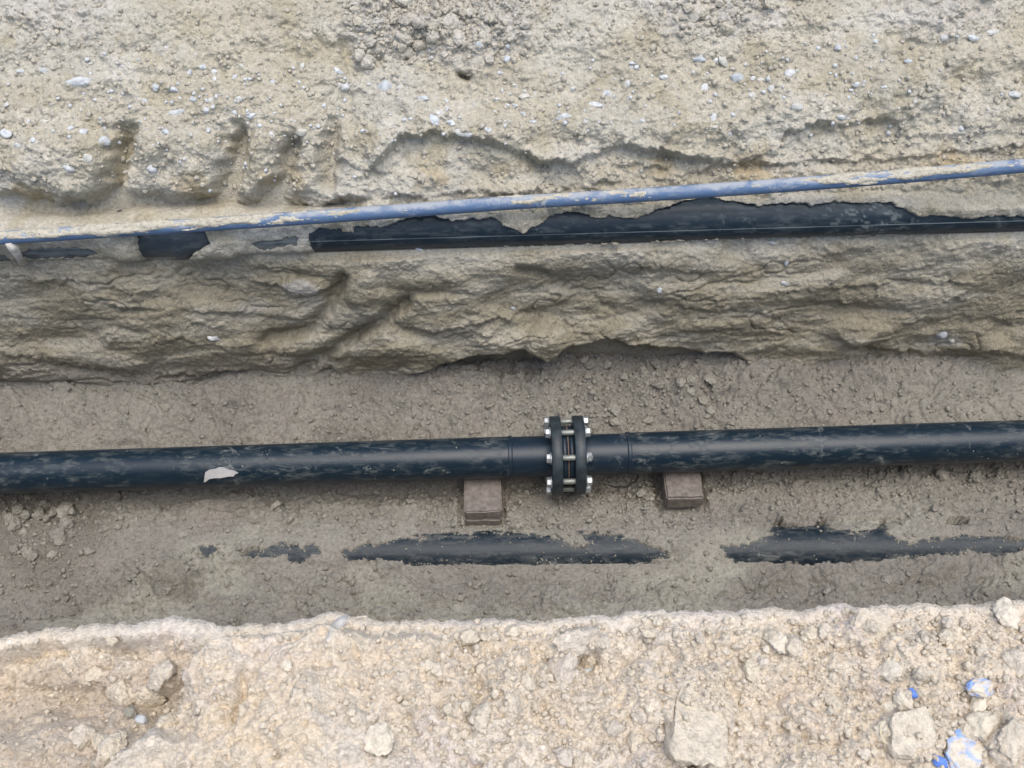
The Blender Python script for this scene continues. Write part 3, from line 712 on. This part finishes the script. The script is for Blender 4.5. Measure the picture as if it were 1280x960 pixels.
for a0, a1 in ((gl0, gl1), (gr0, gr1)):
    link('backing_ring', revolve('backing_ring', [(a0, RI), (a0, RO - .0015), (a0 + .0015, RO), (a1 - .0015, RO), (a1, RO - .0015), (a1, RI), (a0, RI)], 120, sharp=True), M['ring'], mainT)
def hexcap(name, r, h, ch=.12):
    bm = bmesh.new(); V = []
    for x, s in ((0, 1.0), (h * (1 - ch), 1.0), (h, .86)):
        V.append([bm.verts.new((x, r * s * math.cos(math.pi / 3 * i), r * s * math.sin(math.pi / 3 * i))) for i in range(6)])
    for i in range(2):
        for j in range(6): bm.faces.new((V[i][j], V[i][(j + 1) % 6], V[i + 1][(j + 1) % 6], V[i + 1][j]))
    bm.faces.new(V[0][::-1]); bm.faces.new(V[2])
    return bm_mesh(name, bm)
def disc(name, r, h, seg=20):
    return revolve(name, [(0, .001), (0, r), (h, r), (h, .001)], seg, sharp=True)
rod_me = revolve('bolt', [(gl0 - .006, .001), (gl0 - .006, .0075), (gr1 + .017, .0075), (gr1 + .017, .001)], 14, sharp=False)
head_me, nut_me, wash_me = hexcap('bolt_head', .0125, .0105), hexcap('nut', .0125, .0105), disc('washer', .0155, .003)
for k in range(8):
    # seen from the camera the first bolt sits a little below the pipe's middle line
    a = math.radians(34 + 4 + 45 * k); off = Vector((0, -.0885 * math.sin(a), .0885 * math.cos(a)))
    bo = link('bolt', rod_me, M['rod'], mainT, off)
    bo.rotation_euler = (random.uniform(0, 1), 0, 0)
    h = link('bolt_head', head_me, M['zinc'], bo, (gl0 - .004, 0, 0), (random.uniform(0, 1), 0, math.pi))
    w = link('washer', wash_me, M['zinc'], bo, (gl0 - .0042, 0, 0))
    link('washer', wash_me, M['zinc'], bo, (gr1 + .0007, 0, 0))
    link('nut', nut_me, M['zinc'], bo, (gr1 + .0042, 0, 0), (random.uniform(0, 1), 0, 0))

um = (up_a + up_b) / 2; upT = empty('buried_pipe', um, 'black pipe half buried along the far trench wall behind the blue pipe', 'pipe')
upT.rotation_euler = x_frame(up_a, up_b); uu = (up_b - up_a) / np.linalg.norm(up_b - up_a)
def upper_pipe():
    xs_ = np.concatenate([[-5.5, -3], np.linspace(-1.75, 1.45, 700), [3, 5.5]]); an = np.linspace(0, 2 * math.pi, 65)
    U, A = np.meshgrid(xs_, an)
    V = np.stack([U, -UP_R * np.sin(A), UP_R * np.cos(A)], -1)
    px, py = project(V @ np.array(x_frame(up_a, up_b).to_matrix()).T + um)
    d = np.clip((1 - sstep(370, 395, px)) * (.75 + .5 * fbm(U * 20, A * 5, 4, 280, .65)) + .9 * sstep(.25, .6, fbm(U * 30 + A * 2, A * 4, 4, 281, .7)) * np.exp(-((px - 1085) / 60) ** 2) + .25 * sstep(.2, .7, fbm(U * 9, A * 5, 4, 282, .7)), 0, 1)
    return link('pipe', grid_mesh('pipe', V, np.repeat(d[..., None], 3, -1)), M['upper'], upT)
upper_pipe()
xs = float((at_y(215, 300, .435) - um) @ uu)
prof = [(xs - .12, UP_R), (xs - .118, UP_R + .0045), (xs + .012, UP_R + .005), (xs + .022, UP_R + .011), (xs + .036, UP_R + .011), (xs + .048, UP_R + .004), (xs + .13, UP_R + .004), (xs + .132, UP_R)]
link('collar', revolve('collar', prof), M['collar'], upT)

lm = (low_a + low_b) / 2
def sunken_pipe():
    xs_ = np.concatenate([[-5.5, -3], np.linspace(-1.45, 1.45, 900), [3, 5.5]]); an = np.linspace(0, 2 * math.pi, 97)
    U, A = np.meshgrid(xs_, an)
    V = np.stack([U, -LOW_R * np.sin(A), LOW_R * np.cos(A)], -1)
    Wd = V @ np.array(x_frame(low_a, low_b).to_matrix()).T + lm
    px, py = project(Wd)
    m = open_mask(px, py, LOW_OPEN, 4.0, 251, 3.4)
    d = np.clip(.95 * np.exp(-np.maximum(m, 0) / 4.5) + .55 * sstep(.0, .6, fbm(U * 9, A * 5, 5, 270, .65)) - .25 * sstep(.1, .5, fbm(U * 6, A * 2.2, 3, 271)), 0, 1) * sstep(-.2, .35, fbm(U * 30, A * 7, 4, 272, .7) + .25)
    me = grid_mesh('half_buried_pipe', V, np.repeat(d[..., None], 3, -1))
    return link('half_buried_pipe', me, M['lower'], None, lm, x_frame(low_a, low_b))
lowO = sunken_pipe()
tag(lowO, 'black pipe mostly sunk in the trench floor, showing only dusty patches', 'pipe')

# blue pipe: a gentle curve through four sighted points
bk = [(-150, 307, .345), (0, 296.5, .348), (320, 275.5, .362), (640, 256, .38), (960, 231.5, .38), (1280, 206.5, .38), (1430, 195, .375)]
bp = np.array([at_y(*k) for k in bk])
xx = np.linspace(bp[0, 0], bp[-1, 0], 90)
bl = np.stack([xx, np.interp(xx, bp[:, 0], bp[:, 1]), np.polyval(np.polyfit(bp[:, 0], bp[:, 2], 3), xx)], -1)
sl_ = (bl[-1] - bl[-2]) / (bl[-1, 0] - bl[-2, 0]); sf_ = (bl[1] - bl[0]) / (bl[1, 0] - bl[0, 0])
bl = np.concatenate([[bl[0] - sf_ * 4], bl, [bl[-1] + sl_ * 4]])
blueT = empty('blue_pipe', bl[45], 'thin blue plastic pipe dusted with soil, crossing in front of the far wall', 'pipe')
link('pipe', tube('pipe', [Vector(p - bl[45]) for p in bl], BLUE_R, 28), M['blue'], blueT)
# soil lying along its top, thickest at the left
def blue_crust():
    nu, nv = 900, 14
    xs_ = np.linspace(bl[1, 0], bl[-2, 0], nu); ctr = np.stack([xs_, np.interp(xs_, bl[:, 0], bl[:, 1]), np.interp(xs_, bl[:, 0], bl[:, 2])], -1)
    an = np.linspace(math.radians(-75), math.radians(85), nv)
    U, A = np.meshgrid(xs_, an)
    px, _ = project(ctr); px = np.broadcast_to(px, U.shape)
    amt = np.interp(px, [0, 60, 200, 420, 470, 560, 640, 800, 830, 960, 1090, 1160, 1280], [.6, .9, 1.0, .55, .25, .1, .6, .55, .1, .3, .95, .8, .55])
    h = -.0056 + .0098 * amt + .0060 * fbm(U * 11, A * 1.1, 5, 401, .68) - .0065 * ((A - .42) / 1.3) ** 2
    h = np.minimum(h, .006)
    r = BLUE_R + h
    V = ctr[None] + np.stack([np.zeros_like(U), -r * np.sin(A), r * np.cos(A)], -1)
    c = np.broadcast_to(c3(.55, .51, .41), V.shape)
    o = link('soil_crust', grid_mesh('soil_crust', V - bl[45], c), M['wall'], blueT); tag(o, kind='stuff')
blue_crust()

# ------------------------------------------------------------------ pavers under the flanged pipe
def paver_mesh(w, l, h, seed):
    bm = bmesh.new(); bmesh.ops.create_cube(bm, size=1)
    for v in bm.verts: v.co = Vector((v.co.x * w, v.co.y * l, v.co.z * h))
    bmesh.ops.bevel(bm, geom=bm.edges[:], offset=.004, segments=2, affect='EDGES')
    bmesh.ops.subdivide_edges(bm, edges=[e for e in bm.edges if e.calc_length() > .02], cuts=6, use_grid_fill=True)
    for v in bm.verts: v.co += Vector((mnoise.noise(v.co * 40 + Vector((seed, 0, 0))), mnoise.noise(v.co * 40 + Vector((0, seed, 0))), mnoise.noise(v.co * 40 + Vector((0, 0, seed))))) * .0024
    return bm_mesh('paver', bm)
L_ = .20
c1 = at_z(603, 640, .075)             # front top edge of the left stack
c2 = at_z(858, 622, .075)
for cx, cz, rz, lab in ((c1, .0575, .02, 'brown paver directly under the pipe left of the flange, upper of two stacked'), (c1 + c3(.002, -.003, 0), .0215, -.01, 'brown paver at the bottom of the two-paver stack left of the flange'),
                        (c2, .0575, -.03, 'brown paver under the pipe right of the flange, front end sunk in soil')):
    o = link('paver', paver_mesh(.097, L_, .035, random.random() * 50), M['paver'], None, (cx[0], cx[1] + L_ / 2, cz), (0, 0, rz)); tag(o, lab, 'paver', 'pavers propping the flanged pipe')
    if cz > .05 and cx is c2:
        o.scale = (1, 1, 1.6); o.location.z = .0465

# ------------------------------------------------------------------ torn white scrap stuck on the pipe
def scrap():
    poly = [(255, 602), (256, 595), (257, 590), (262, 587), (269, 586), (274, 584), (280, 584), (286, 587), (292, 588), (298, 591), (295, 592), (292, 595), (286, 595), (276, 597), (268, 597), (262, 598), (258, 601)]
    R = MAIN_R + .001; u = u_; V = []
    for x, y in poly:
        d = ray(x, y); w = CAM - main_mid
        wp = w - (w @ u) * u; dp = d - (d @ u) * u
        A, B, C = dp @ dp, wp @ dp, wp @ wp - R * R
        t = (-B - math.sqrt(B * B - A * C)) / A
        V.append(CAM + d * t)
    V = np.array(V); cen = V.mean(0)
    bm = bmesh.new()
    def rad(p): w = p - main_mid; w = w - (w @ u) * u; return w / np.linalg.norm(w)
    bot = [bm.verts.new(Vector(p - cen - rad(p) * .002)) for p in V]; top = [bm.verts.new(Vector(p - cen + rad(p) * (.0025 + .001 * random.random()))) for p in V]
    f = bm.faces.new(top); n = len(V)
    for i in range(n): bm.faces.new((bot[i], bot[(i + 1) % n], top[(i + 1) % n], top[i]))
    bm.faces.new(bot[::-1]); bmesh.ops.triangulate(bm, faces=bm.faces[:])
    tag(link('paper_scrap', bm_mesh('paper_scrap', bm), M['scrap'], None, cen), 'torn white scrap stuck on the side of the flanged pipe', 'paper scrap')
scrap()

# white strap hanging from the blue pipe at the far left
p0 = at_y(2, 290, .335); p1 = at_y(10, 303, .335); p2 = at_y(16, 308, .340); p3 = at_y(22, 318, .372); p4 = at_y(29, 330, .38)
strap = link('plastic_strap', tube('plastic_strap', [Vector(p - p2) for p in (p1, p2, p3, p4)], .010, 12, [.8, 1.3, 1.0, .9]), M['white'], None, p2)
tag(strap, 'white plastic strap hanging from the blue pipe at its left end', 'strap')

# white plastic film at the lip of the near bank
def film():
    top = [(406, 800), (409, 793), (413, 786), (417, 778), (424, 771), (434, 769), (446, 770), (458, 770.5)]; low = [(409, 802), (414, 797), (421, 790), (429, 781), (435, 776), (441, 773), (448, 772.2), (459, 771.3)]
    V = []; z0 = ZB - .004
    for a, b in zip(top, low):
        pa, na = SB.hit(a[0], a[1] + 1, 1.5); pb, nb = SB.hit(b[0], b[1] + 1.5, 1.5)
        V += [pa + c3(0, .002, .002), pb + c3(0, 0, .0035), pb + c3(0, 0, -.012), pa + c3(0, .002, -.012)]
    V = np.array(V); n = len(top); F = [(4 * i + j, 4 * i + (j + 1) % 4, 4 * i + 4 + (j + 1) % 4, 4 * i + 4 + j) for i in range(n - 1) for j in range(4)]
    me = np_mesh('plastic_film', V - V[0], np.array(F), False)
    tag(link('plastic_film', me, M['white'], None, V[0]), 'thin white plastic film showing along the lip of the near bank', 'plastic film')
film()

# ------------------------------------------------------------------ stones and clods
LUMPS = [icolump('clod', i, 4, .36) for i in range(12)]
PEBS = [icolump('pebble', 50 + i, 3, .3, 9) for i in range(10)]
def slab_mesh(seed):
    me = icolump('clod', seed, 4, .2, 4)
    for v in me.vertices:
        p = v.co; q = max(abs(p.x), abs(p.y), .35); k = (p.length / max(p.length * .55 + q * .45, .01)) ** 1.3
        v.co = Vector((p.x * k, p.y * k, max(-1, min(p.z, .55 + .06 * mnoise.noise(p * 4)))))
    return me
def fresh(lib, m):      # one copy of each shape per material
    out = []
    for me in lib:
        c = me.copy(); c.materials.clear(); c.materials.append(m); out.append(c)
    return out
LIB = {k: fresh(LUMPS, M[k]) for k in ('clod_bank', 'clod_wall', 'clod_floor', 'pale')}
LIB['slab'] = fresh([slab_mesh(901), slab_mesh(902)], M['clod_bank']); LIB['pebble'] = fresh(PEBS, M['pebble']); LIB['painted'] = fresh(LUMPS, M['painted']); LIB['bluechip'] = fresh(PEBS, M['bluechip'])

def stone(surf, x, y, w, h, lib, name, label=None, cat=None, group=None, parent=None, sink=.25, thick=.8):
    p, n = surf.hit(x, y)
    dep = -((p - CAM) @ RN)[2]; mpp = dep / FPX
    a, b = w * mpp / 2, h * mpp / 2
    # stretch along the picture's up direction laid on the surface
    t = RN @ np.array((0, 1.0, 0)); t = t - (t @ n) * n; fs = max(.45, np.linalg.norm(t)); t /= np.linalg.norm(t)
    b = min(b / fs, b * 1.5); c = thick * math.sqrt(a * b)
    r = np.cross(t, n)
    me = random.choice(LIB[lib])
    o = bpy.data.objects.new(name, me); COL.objects.link(o)
    R = Matrix((Vector(r), Vector(t), Vector(n))).transposed().to_4x4()
    q = Matrix.Rotation(random.uniform(-.5, .5) + random.choice((0, math.pi)), 4, 'Z')
    o.matrix_world = Matrix.Translation(Vector(p + n * c * (1 - 2 * sink) * .9 - n * c * .1)) @ R @ q @ Matrix.Diagonal((a, b, c, 1))
    if parent: o.parent = parent
    return tag(o, label, cat, group)

# named stones of the near bank
NB = 'clods and stones lying on the near bank'
for x, y, w, h, lib, lab in [
    (1256, 768, 34, 30, 'pale', 'pale rounded stone at the lip of the near bank, last towards the right'),
    (1113, 840, 36, 38, 'pale', 'pale angular stone just above the small blue chip'),
    (971, 806, 24, 19, 'pale', 'small pale oval clod with a tiny one touching its left side'),
    (955, 811, 9, 9, 'pale', 'tiny pale clod touching the left side of an oval clod'),
    (1088, 790, 44, 46, 'slab', 'big upright tan clod near the lip of the bank above the angular stone'),
    (735, 838, 22, 24, 'pebble', 'white stone beside the dark hollow in the bank'),
    (722, 797, 62, 30, 'clod_bank', 'wide tan lump overhanging the dark hollow in the bank'),
    (702, 836, 40, 34, 'clod_bank', 'tan lump left of the white stone in the hollow'),
    (872, 893, 70, 86, 'slab', 'large smooth tan slab of earth, biggest block on the near bank'),
    (892, 942, 36, 38, 'clod_bank', 'grey-tan clod at the foot of the large tan slab'),
    (475, 925, 36, 30, 'pale', 'pale lump at the bottom of the bank below the diagonal brow'),
    (605, 898, 24, 24, 'clod_bank', 'round tan clod left of the pyramid-shaped heap'),
    (768, 909, 22, 18, 'clod_bank', 'small square clod left of the large tan slab'),
    (811, 888, 13, 18, 'pale', 'small upright pale clod touching the left edge of the tan slab'),
    (1130, 880, 24, 28, 'pale', 'bright pale stone under the blue chip'),
    (1108, 886, 28, 24, 'pale', 'flat pale stone left of the bright stone under the blue chip'),
    (1138, 915, 58, 52, 'slab', 'broad greenish-tan clod below the blue chip'),
    (1224, 908, 44, 36, 'pale', 'pale wedge-shaped stone below the upper blue-painted stone'),
    (1224, 882, 20, 28, 'pale', 'small pale stone perched between the wedge stone and the blue-painted stone'),
    (1268, 922, 36, 50, 'clod_bank', 'grey-tan boulder cut by the lower right corner'),
    (1268, 830, 44, 40, 'clod_bank', 'tan clod above the blue-painted stone, cut off at the right'),
    (190, 872, 36, 30, 'clod_bank', 'brown-tan clod in the hollow left of the diagonal brow'),
    (200, 843, 46, 32, 'clod_bank', 'long tan lump overhanging the hollow left of the brow'),
    (150, 866, 38, 28, 'clod_bank', 'low tan clod left of the clod in the hollow'),
    (165, 890, 18, 14, 'clod_floor', 'small grey stone at the bottom of the left hollow'),
    (178, 900, 13, 11, 'pebble', 'tiny whitish pebble at the bottom of the left hollow'),
    (140, 934, 36, 30, 'clod_bank', 'round brown-tan clod near the lower left corner'),
    (105, 922, 30, 30, 'clod_bank', 'tan clod left of the round clod near the lower left corner'),
    (120, 842, 26, 16, 'clod_bank', 'small tan clod on the smooth left slope of the bank'),
    (360, 829, 17, 14, 'pale', 'small pale stone set in the diagonal brow')]:
    stone(SB, x, y, w, h, lib, 'stone' if lib in ('pale', 'pebble') else 'clod', lab, 'stone' if lib in ('pale', 'pebble') else 'clod', NB, sink=.62 if lib == 'slab' else .38 if w < 50 else .46, thick=.5 if lib == 'slab' else .7)
stone(SB, 1228, 860, 34, 28, 'painted', 'stone', 'pale stone with sky-blue paint, upper of two', 'stone', NB, sink=.4, thick=.5)
stone(SB, 1203, 948, 62, 44, 'painted', 'stone', 'large round pale stone with blue paint lines at the bottom edge', 'stone', NB, sink=.4, thick=.5)
stone(SB, 1138, 867, 15, 13, 'bluechip', 'plastic_chip', 'small vivid blue chip beside the angular pale stone', 'chip', None, sink=.3)
stone(SB, 1172, 952, 22, 14, 'bluechip', 'plastic_chip', 'vivid blue chip at the left side of the large painted stone', 'chip', None, sink=.3, thick=.4)

def in_frame_points(surf, n, x0, x1, y0, y1, dens=None):
    m = (surf.px > x0) & (surf.px < x1) & (surf.py > y0) & (surf.py < y1)
    idx = np.flatnonzero(m.ravel())
    if dens is not None:
        w = dens(surf.px.ravel()[idx], surf.py.ravel()[idx]); w = w / w.sum()
        return rng.choice(idx, n, p=w)
    return rng.choice(idx, n)

MARKS = {'bank': [(872, 893, 'large tan slab'), (735, 838, 'white bank stone'), (1113, 840, 'pale stone above the blue chip'), (1228, 860, 'upper blue-painted stone'), (1203, 948, 'large blue-painted stone'), (475, 925, 'pale lump low on the bank'),
                  (190, 872, 'dark bank hollow'), (971, 806, 'pale oval clod'), (1256, 768, 'pale rounded lip stone'), (605, 898, 'round tan clod'), (415, 785, 'white plastic film'), (722, 798, 'wide tan lump on the bank'), (1088, 790, 'big upright tan clod'), (1138, 915, 'broad clod under the blue chip')],
         'floor': [(603, 640, 'left pair of pavers'), (858, 622, 'right-hand paver'), (712, 568, 'bolted flange'), (640, 690, 'middle bare pipe patch'), (1040, 690, 'right bare pipe patch'), (258, 688, 'smallest bare pipe patch'), (278, 592, 'white scrap on the pipe'), (20, 592, 'left end of the flanged pipe'), (1250, 552, 'right end of the flanged pipe')],
         'wall': [(580, 95, 'small burrow hole'), (483, 105, 'largest white pebble'), (600, 58, 'white pebble below the rubble'), (631, 73, 'bluish pebble below the rubble'), (884, 110, 'pale right-hand slope pebble'), (1048, 58, 'lone high bluish pebble')]}
WAYS = ['right of', 'below right of', 'below', 'below left of', 'left of', 'above left of', 'above', 'above right of']
NTH = ['nearest', 'second', 'third', 'fourth', 'fifth', 'sixth', 'seventh', 'eighth', 'ninth', 'tenth', 'eleventh', 'twelfth', 'thirteenth', 'fourteenth', 'fifteenth', 'sixteenth', 'seventeenth', 'eighteenth', 'nineteenth', 'twentieth']
SPREAD = {}
def scatter(surf, pts, smin, smax, lib, name, look, where, group, sink=.35):
    for i in pts:
        s = smin * (smax / smin) ** (random.random() ** 1.7)
        x, y = surf.px.ravel()[i], surf.py.ravel()[i]
        o = stone(surf, x, y, s * random.uniform(.9, 1.3), s * random.uniform(.75, 1.05), lib, name, None, 'clod', group, sink=sink, thick=.75)
        d, mx, my, mn = min((math.hypot(x - a, y - b), a, b, n) for a, b, n in MARKS[where])
        way = WAYS[int(round(math.atan2(y - my, x - mx) / (math.pi / 4))) % 8]
        SPREAD.setdefault((look, mn, way), []).append((d, o))
def name_spread():
    for (look, mn, way), L in SPREAD.items():
        for k, (d, o) in enumerate(sorted(L, key=lambda t: t[0])):
            if k == 0: o['label'] = f'{look} {way} the {mn}, nearest to it' if len(L) > 1 else f'{look} {way} the {mn}'
            else: o['label'] = f'{NTH[min(k, 19)]} {look} outward {way} the {mn}'

yb = lambda x: 790 - 40 * x / 1280
scatter(SB, in_frame_points(SB, 105, 0, 1280, 762, 958, lambda x, y: np.where(y > yb(x) + 12, 1, 0) * (.25 + sstep(400, 650, x))), 9, 22, 'clod_bank', 'clod', 'small tan clod', 'bank', 'small loose clods on the near bank')
scatter(SW, in_frame_points(SW, 64, 440, 660, 0, 78, lambda x, y: np.exp(-((x - 545) / 60) ** 2) + .1), 8, 22, 'clod_wall', 'clod', 'rubble clod', 'wall', 'clods in the rubble patch on top of the far slope')
scatter(SW, in_frame_points(SW, 16, 830, 970, 0, 42), 8, 24, 'clod_wall', 'clod', 'loose slope clod', 'wall', 'clods at the top of the far slope right of the patch')
scatter(SF, in_frame_points(SF, 26, 5, 115, 625, 705), 9, 20, 'clod_floor', 'clod', 'heaped grey clod', 'floor', 'clods heaped on the trench floor at the left')
scatter(SF, in_frame_points(SF, 24, 680, 900, 440, 535), 8, 17, 'clod_floor', 'clod', 'grey clod by the far wall', 'floor', 'clods at the foot of the far wall')
scatter(SF, in_frame_points(SF, 28, 5, 1275, 610, 750, lambda x, y: 1 - .8 * ((y > 660) & (y < 720))), 7, 12, 'clod_floor', 'clod', 'small grey floor clod', 'floor', 'small clods scattered on the trench floor')
name_spread()
for x, y, w, h, lab in [(835, 648, 20, 12, 'flat tan stone in front of the right-hand paver'), (1178, 594, 18, 13, 'tan stone just below the right end of the flanged pipe'), (1220, 597, 13, 13, 'grey-green round stone just below the right end of the flanged pipe'), (145, 622, 16, 14, 'grey clod tucked under the left part of the flanged pipe')]:
    stone(SF, x, y, w, h, 'clod_floor', 'stone', lab, 'stone', None, sink=.3)

# pebbles embedded in the far wall: pieces of the wall
PB = [(100, 102, 26, 12), (98, 97, 8, 6), (24, 88, 10, 8), (53, 89, 10, 7), (6, 132, 10, 9), (6, 167, 14, 10), (41, 173, 8, 8), (21, 182, 8, 7), (55, 150, 10, 8), (87, 157, 9, 8), (103, 163, 13, 8), (131, 174, 12, 11), (109, 196, 10, 12), (85, 212, 13, 10), (55, 226, 9, 8),
      (194, 111, 13, 10), (216, 110, 18, 8), (181, 125, 10, 8), (243, 123, 10, 7), (263, 123, 10, 8), (268, 89, 13, 9), (267, 97, 9, 8), (292, 95, 8, 9), (299, 124, 10, 10), (222, 139, 16, 8), (258, 139, 9, 8), (312, 145, 12, 8), (339, 167, 9, 10), (378, 166, 11, 9), (397, 160, 7, 7),
      (254, 82, 8, 6), (300, 82, 9, 7), (261, 162, 7, 8), (191, 213, 12, 10), (340, 100, 8, 8), (205, 163, 8, 7), (425, 88, 10, 7), (434, 108, 13, 10), (378, 80, 9, 8), (425, 105, 8, 8),
      (483, 105, 22, 22), (499, 109, 12, 9), (527, 121, 17, 8), (548, 140, 10, 8), (543, 148, 12, 10), (565, 153, 10, 10), (575, 168, 14, 6), (608, 162, 12, 9), (587, 168, 9, 5), (600, 58, 10, 11), (631, 73, 12, 11), (642, 107, 10, 6), (655, 119, 14, 9), (670, 115, 8, 9), (655, 141, 8, 6), (667, 151, 9, 5), (705, 144, 15, 8), (731, 150, 8, 8),
      (759, 114, 12, 10), (746, 129, 20, 7), (786, 104, 8, 12), (790, 82, 8, 6), (829, 97, 10, 7), (804, 150, 8, 6), (788, 78, 8, 7),
      (922, 95, 13, 10), (942, 98, 14, 7), (955, 99, 10, 6), (988, 90, 12, 9), (884, 110, 9, 11), (963, 109, 9, 9), (941, 118, 10, 9), (998, 133, 14, 12), (892, 146, 13, 12), (895, 159, 10, 8), (914, 168, 9, 7), (1048, 58, 10, 11), (1096, 51, 7, 8), (1135, 75, 11, 10), (1268, 120, 13, 9), (1070, 105, 9, 6), (875, 72, 14, 7), (905, 77, 16, 9), (1062, 122, 7, 6), (897, 75, 9, 8), (1180, 45, 12, 8), (1215, 48, 16, 10), (1240, 40, 14, 8), (1053, 148, 12, 8),
      (1178, 420, 15, 9), (1190, 428, 9, 6), (984, 330, 8, 7), (983, 354, 10, 6), (823, 364, 8, 6), (963, 303, 9, 5), (265, 424, 17, 8), (640, 386, 7, 7), (522, 313, 8, 4)]
for x, y, w, h in PB:
    q = random.uniform(.7, 1.08)
    stone(SW, x, y, w * 1.15 * q, h * 1.05 * q, 'pebble', 'pebble', parent=wall, sink=random.uniform(.46, .60), thick=.6)
# ------------------------------------------------------------------ crumbs too many to count
def crumbs(name, surf, pts, smin, smax, m, label, power=2.5):
    bm = bmesh.new(); bmesh.ops.create_icosphere(bm, subdivisions=1, radius=1)
    V0 = np.array([v.co[:] for v in bm.verts]); F0 = np.array([[v.index for v in f.verts] for f in bm.faces]); bm.free()
    N = len(pts); P = surf.P.reshape(-1, 3)[pts]; n = surf.n.reshape(-1, 3)[pts]
    s = smin + (smax - smin) * rng.random(N) ** power
    V = V0[None] * (1 + .32 * rng.standard_normal((N, len(V0), 1)).clip(-1.2, 1.2)) * rng.uniform(.7, 1.2, (N, 1, 3))
    a = rng.uniform(0, 6.28, (N, 1)); c, si = np.cos(a), np.sin(a)
    V = np.stack([V[..., 0] * c - V[..., 1] * si, V[..., 0] * si + V[..., 1] * c, V[..., 2]], -1)
    V = V * s[:, None, None] + (P + n * s[:, None] * .25)[:, None]
    F = F0[None] + (np.arange(N) * len(V0))[:, None, None]
    o = link(name, np_mesh(name, V.reshape(-1, 3), F.reshape(-1, 3), False), m); tag(o, label, 'soil crumbs', None, 'stuff')

def fine_mat(name, cols):
    m = soil_material(name, cols); return m
crumbs('bank_crumbs', SB, in_frame_points(SB, 7500, -60, 1340, 750, 1010, lambda x, y: np.where(y > yb(x) + 6, 1, 0) * (.25 + sstep(380, 640, x))), .0012, .0060, M['clod_bank'], 'pale tan soil crumbs strewn over the near bank', 4)
lump_d = lambda x, y: .35 + 1.5 * np.exp(-((x - 780) / 200) ** 2 - ((y - 490) / 50) ** 2) + 1.6 * np.exp(-((x - 740) / 220) ** 2 - ((y - 630) / 30) ** 2) + 1.3 * np.exp(-((x - 60) / 80) ** 2 - ((y - 665) / 45) ** 2) + np.exp(-((x - 1120) / 200) ** 2 - ((y - 595) / 30) ** 2)
def off_pipe(x, y):
    return lump_d(x, y) * np.where(open_mask(x, y, LOW_OPEN, 0, 1) > -3, .02, 1)
crumbs('floor_crumbs', SF, in_frame_points(SF, 9500, -60, 1340, 430, 790, off_pipe), .0014, .0078, M['clod_floor'], 'grey soil crumbs strewn over the trench floor')
crumbs('slope_crumbs', SW, in_frame_points(SW, 4500, -60, 1340, -30, 240, lambda x, y: .2 + 2.5 * np.exp(-((x - 545) / 100) ** 2 - ((y - 20) / 40) ** 2) + .8 * np.exp(-((x - 890) / 90) ** 2 - ((y - 10) / 40) ** 2)), .002, .008, M['clod_wall'], 'tan soil crumbs clinging to the upper far slope')

fl = in_frame_points(SW, 420, -40, 1320, 40, 245, lambda x, y: np.exp(-((x - 230) / 230) ** 2 - ((y - 140) / 60) ** 2) + .9 * np.exp(-((x - 640) / 160) ** 2 - ((y - 130) / 35) ** 2) + .7 * np.exp(-((x - 1000) / 200) ** 2 - ((y - 105) / 45) ** 2))
crumbs('stone_flecks', SW, fl, .002, .0065, M['pebble'], 'tiny blue-white stone flecks bedded in the upper far slope', 1.5)
def on_pipe(px, py, a, b, R):
    u = (b - a) / np.linalg.norm(b - a); d = ray(px, py); w = CAM - a
    w = w - (w @ u) * u; e = d - (d @ u) * u
    A, B, C = e @ e, w @ e, w @ w - R * R
    q = B * B - A * C
    return None if q < 0 else CAM + d * ((-B - math.sqrt(q)) / A)
class Spots:
    def __init__(self, Q): self.P = np.array(Q); self.n = np.broadcast_to(c3(0, -.4, .9), self.P.shape)
def pipe_crumbs(name, n, x0, x1, y0, y1, a, b, R, keep, m, label, s0, s1, power, parent=None):
    q = rng.uniform((x0, y0), (x1, y1), (n, 2)); q = q[keep(q[:, 0], q[:, 1])]
    L = [p for p in (on_pipe(x, y, a, b, R) for x, y in q) if p is not None]
    crumbs(name, Spots(L), np.arange(len(L)), s0, s1, m, label, power)
def near_edge(x, y):
    k = open_mask(x, y, LOW_OPEN, 4.0, 251, 3.4)
    return (k > -3) & (rng.random(k.shape) < .02 + .8 * np.exp(-np.maximum(k, 0) / 2.0))
pipe_crumbs('pipe_crumbs', 16000, 230, 1290, 645, 722, low_a, low_b, LOW_R, near_edge, M['clod_floor'], 'grey soil crumbs lying on the bare patches of the sunken pipe', .0007, .0036, 3)
pipe_crumbs('dust_specks', 170, 0, 1280, 520, 600, main_a, main_b, MAIN_R, lambda x, y: np.ones(x.shape, bool), M['clod_floor'], 'small specks of dried soil stuck on the flanged pipe', .0006, .0026, 3)
# a bent root by the flange and a straw on the bank
def twig(name, surf, pts, r, m, label, cat, lift):
    Q = [surf.hit(x, y)[0] + c3(0, 0, lift) for x, y in pts]
    tag(link(name, tube(name, [Vector(q - Q[0]) for q in Q], r, 6, [.6] + [1] * (len(Q) - 2) + [.4]), m, None, Q[0]), label, cat)
twig('root', SF, [(755, 606), (768, 611), (782, 608), (794, 601), (799, 595)], .0022, M['root'], 'dark bent root lying on the soil right of the flange', 'root', .003)
twig('straw', SB, [(1098, 905), (1101, 918), (1104, 931), (1108, 942)], .0011, M['straw'], 'pale dry straw lying on the near bank left of the broad clod', 'straw', .003)
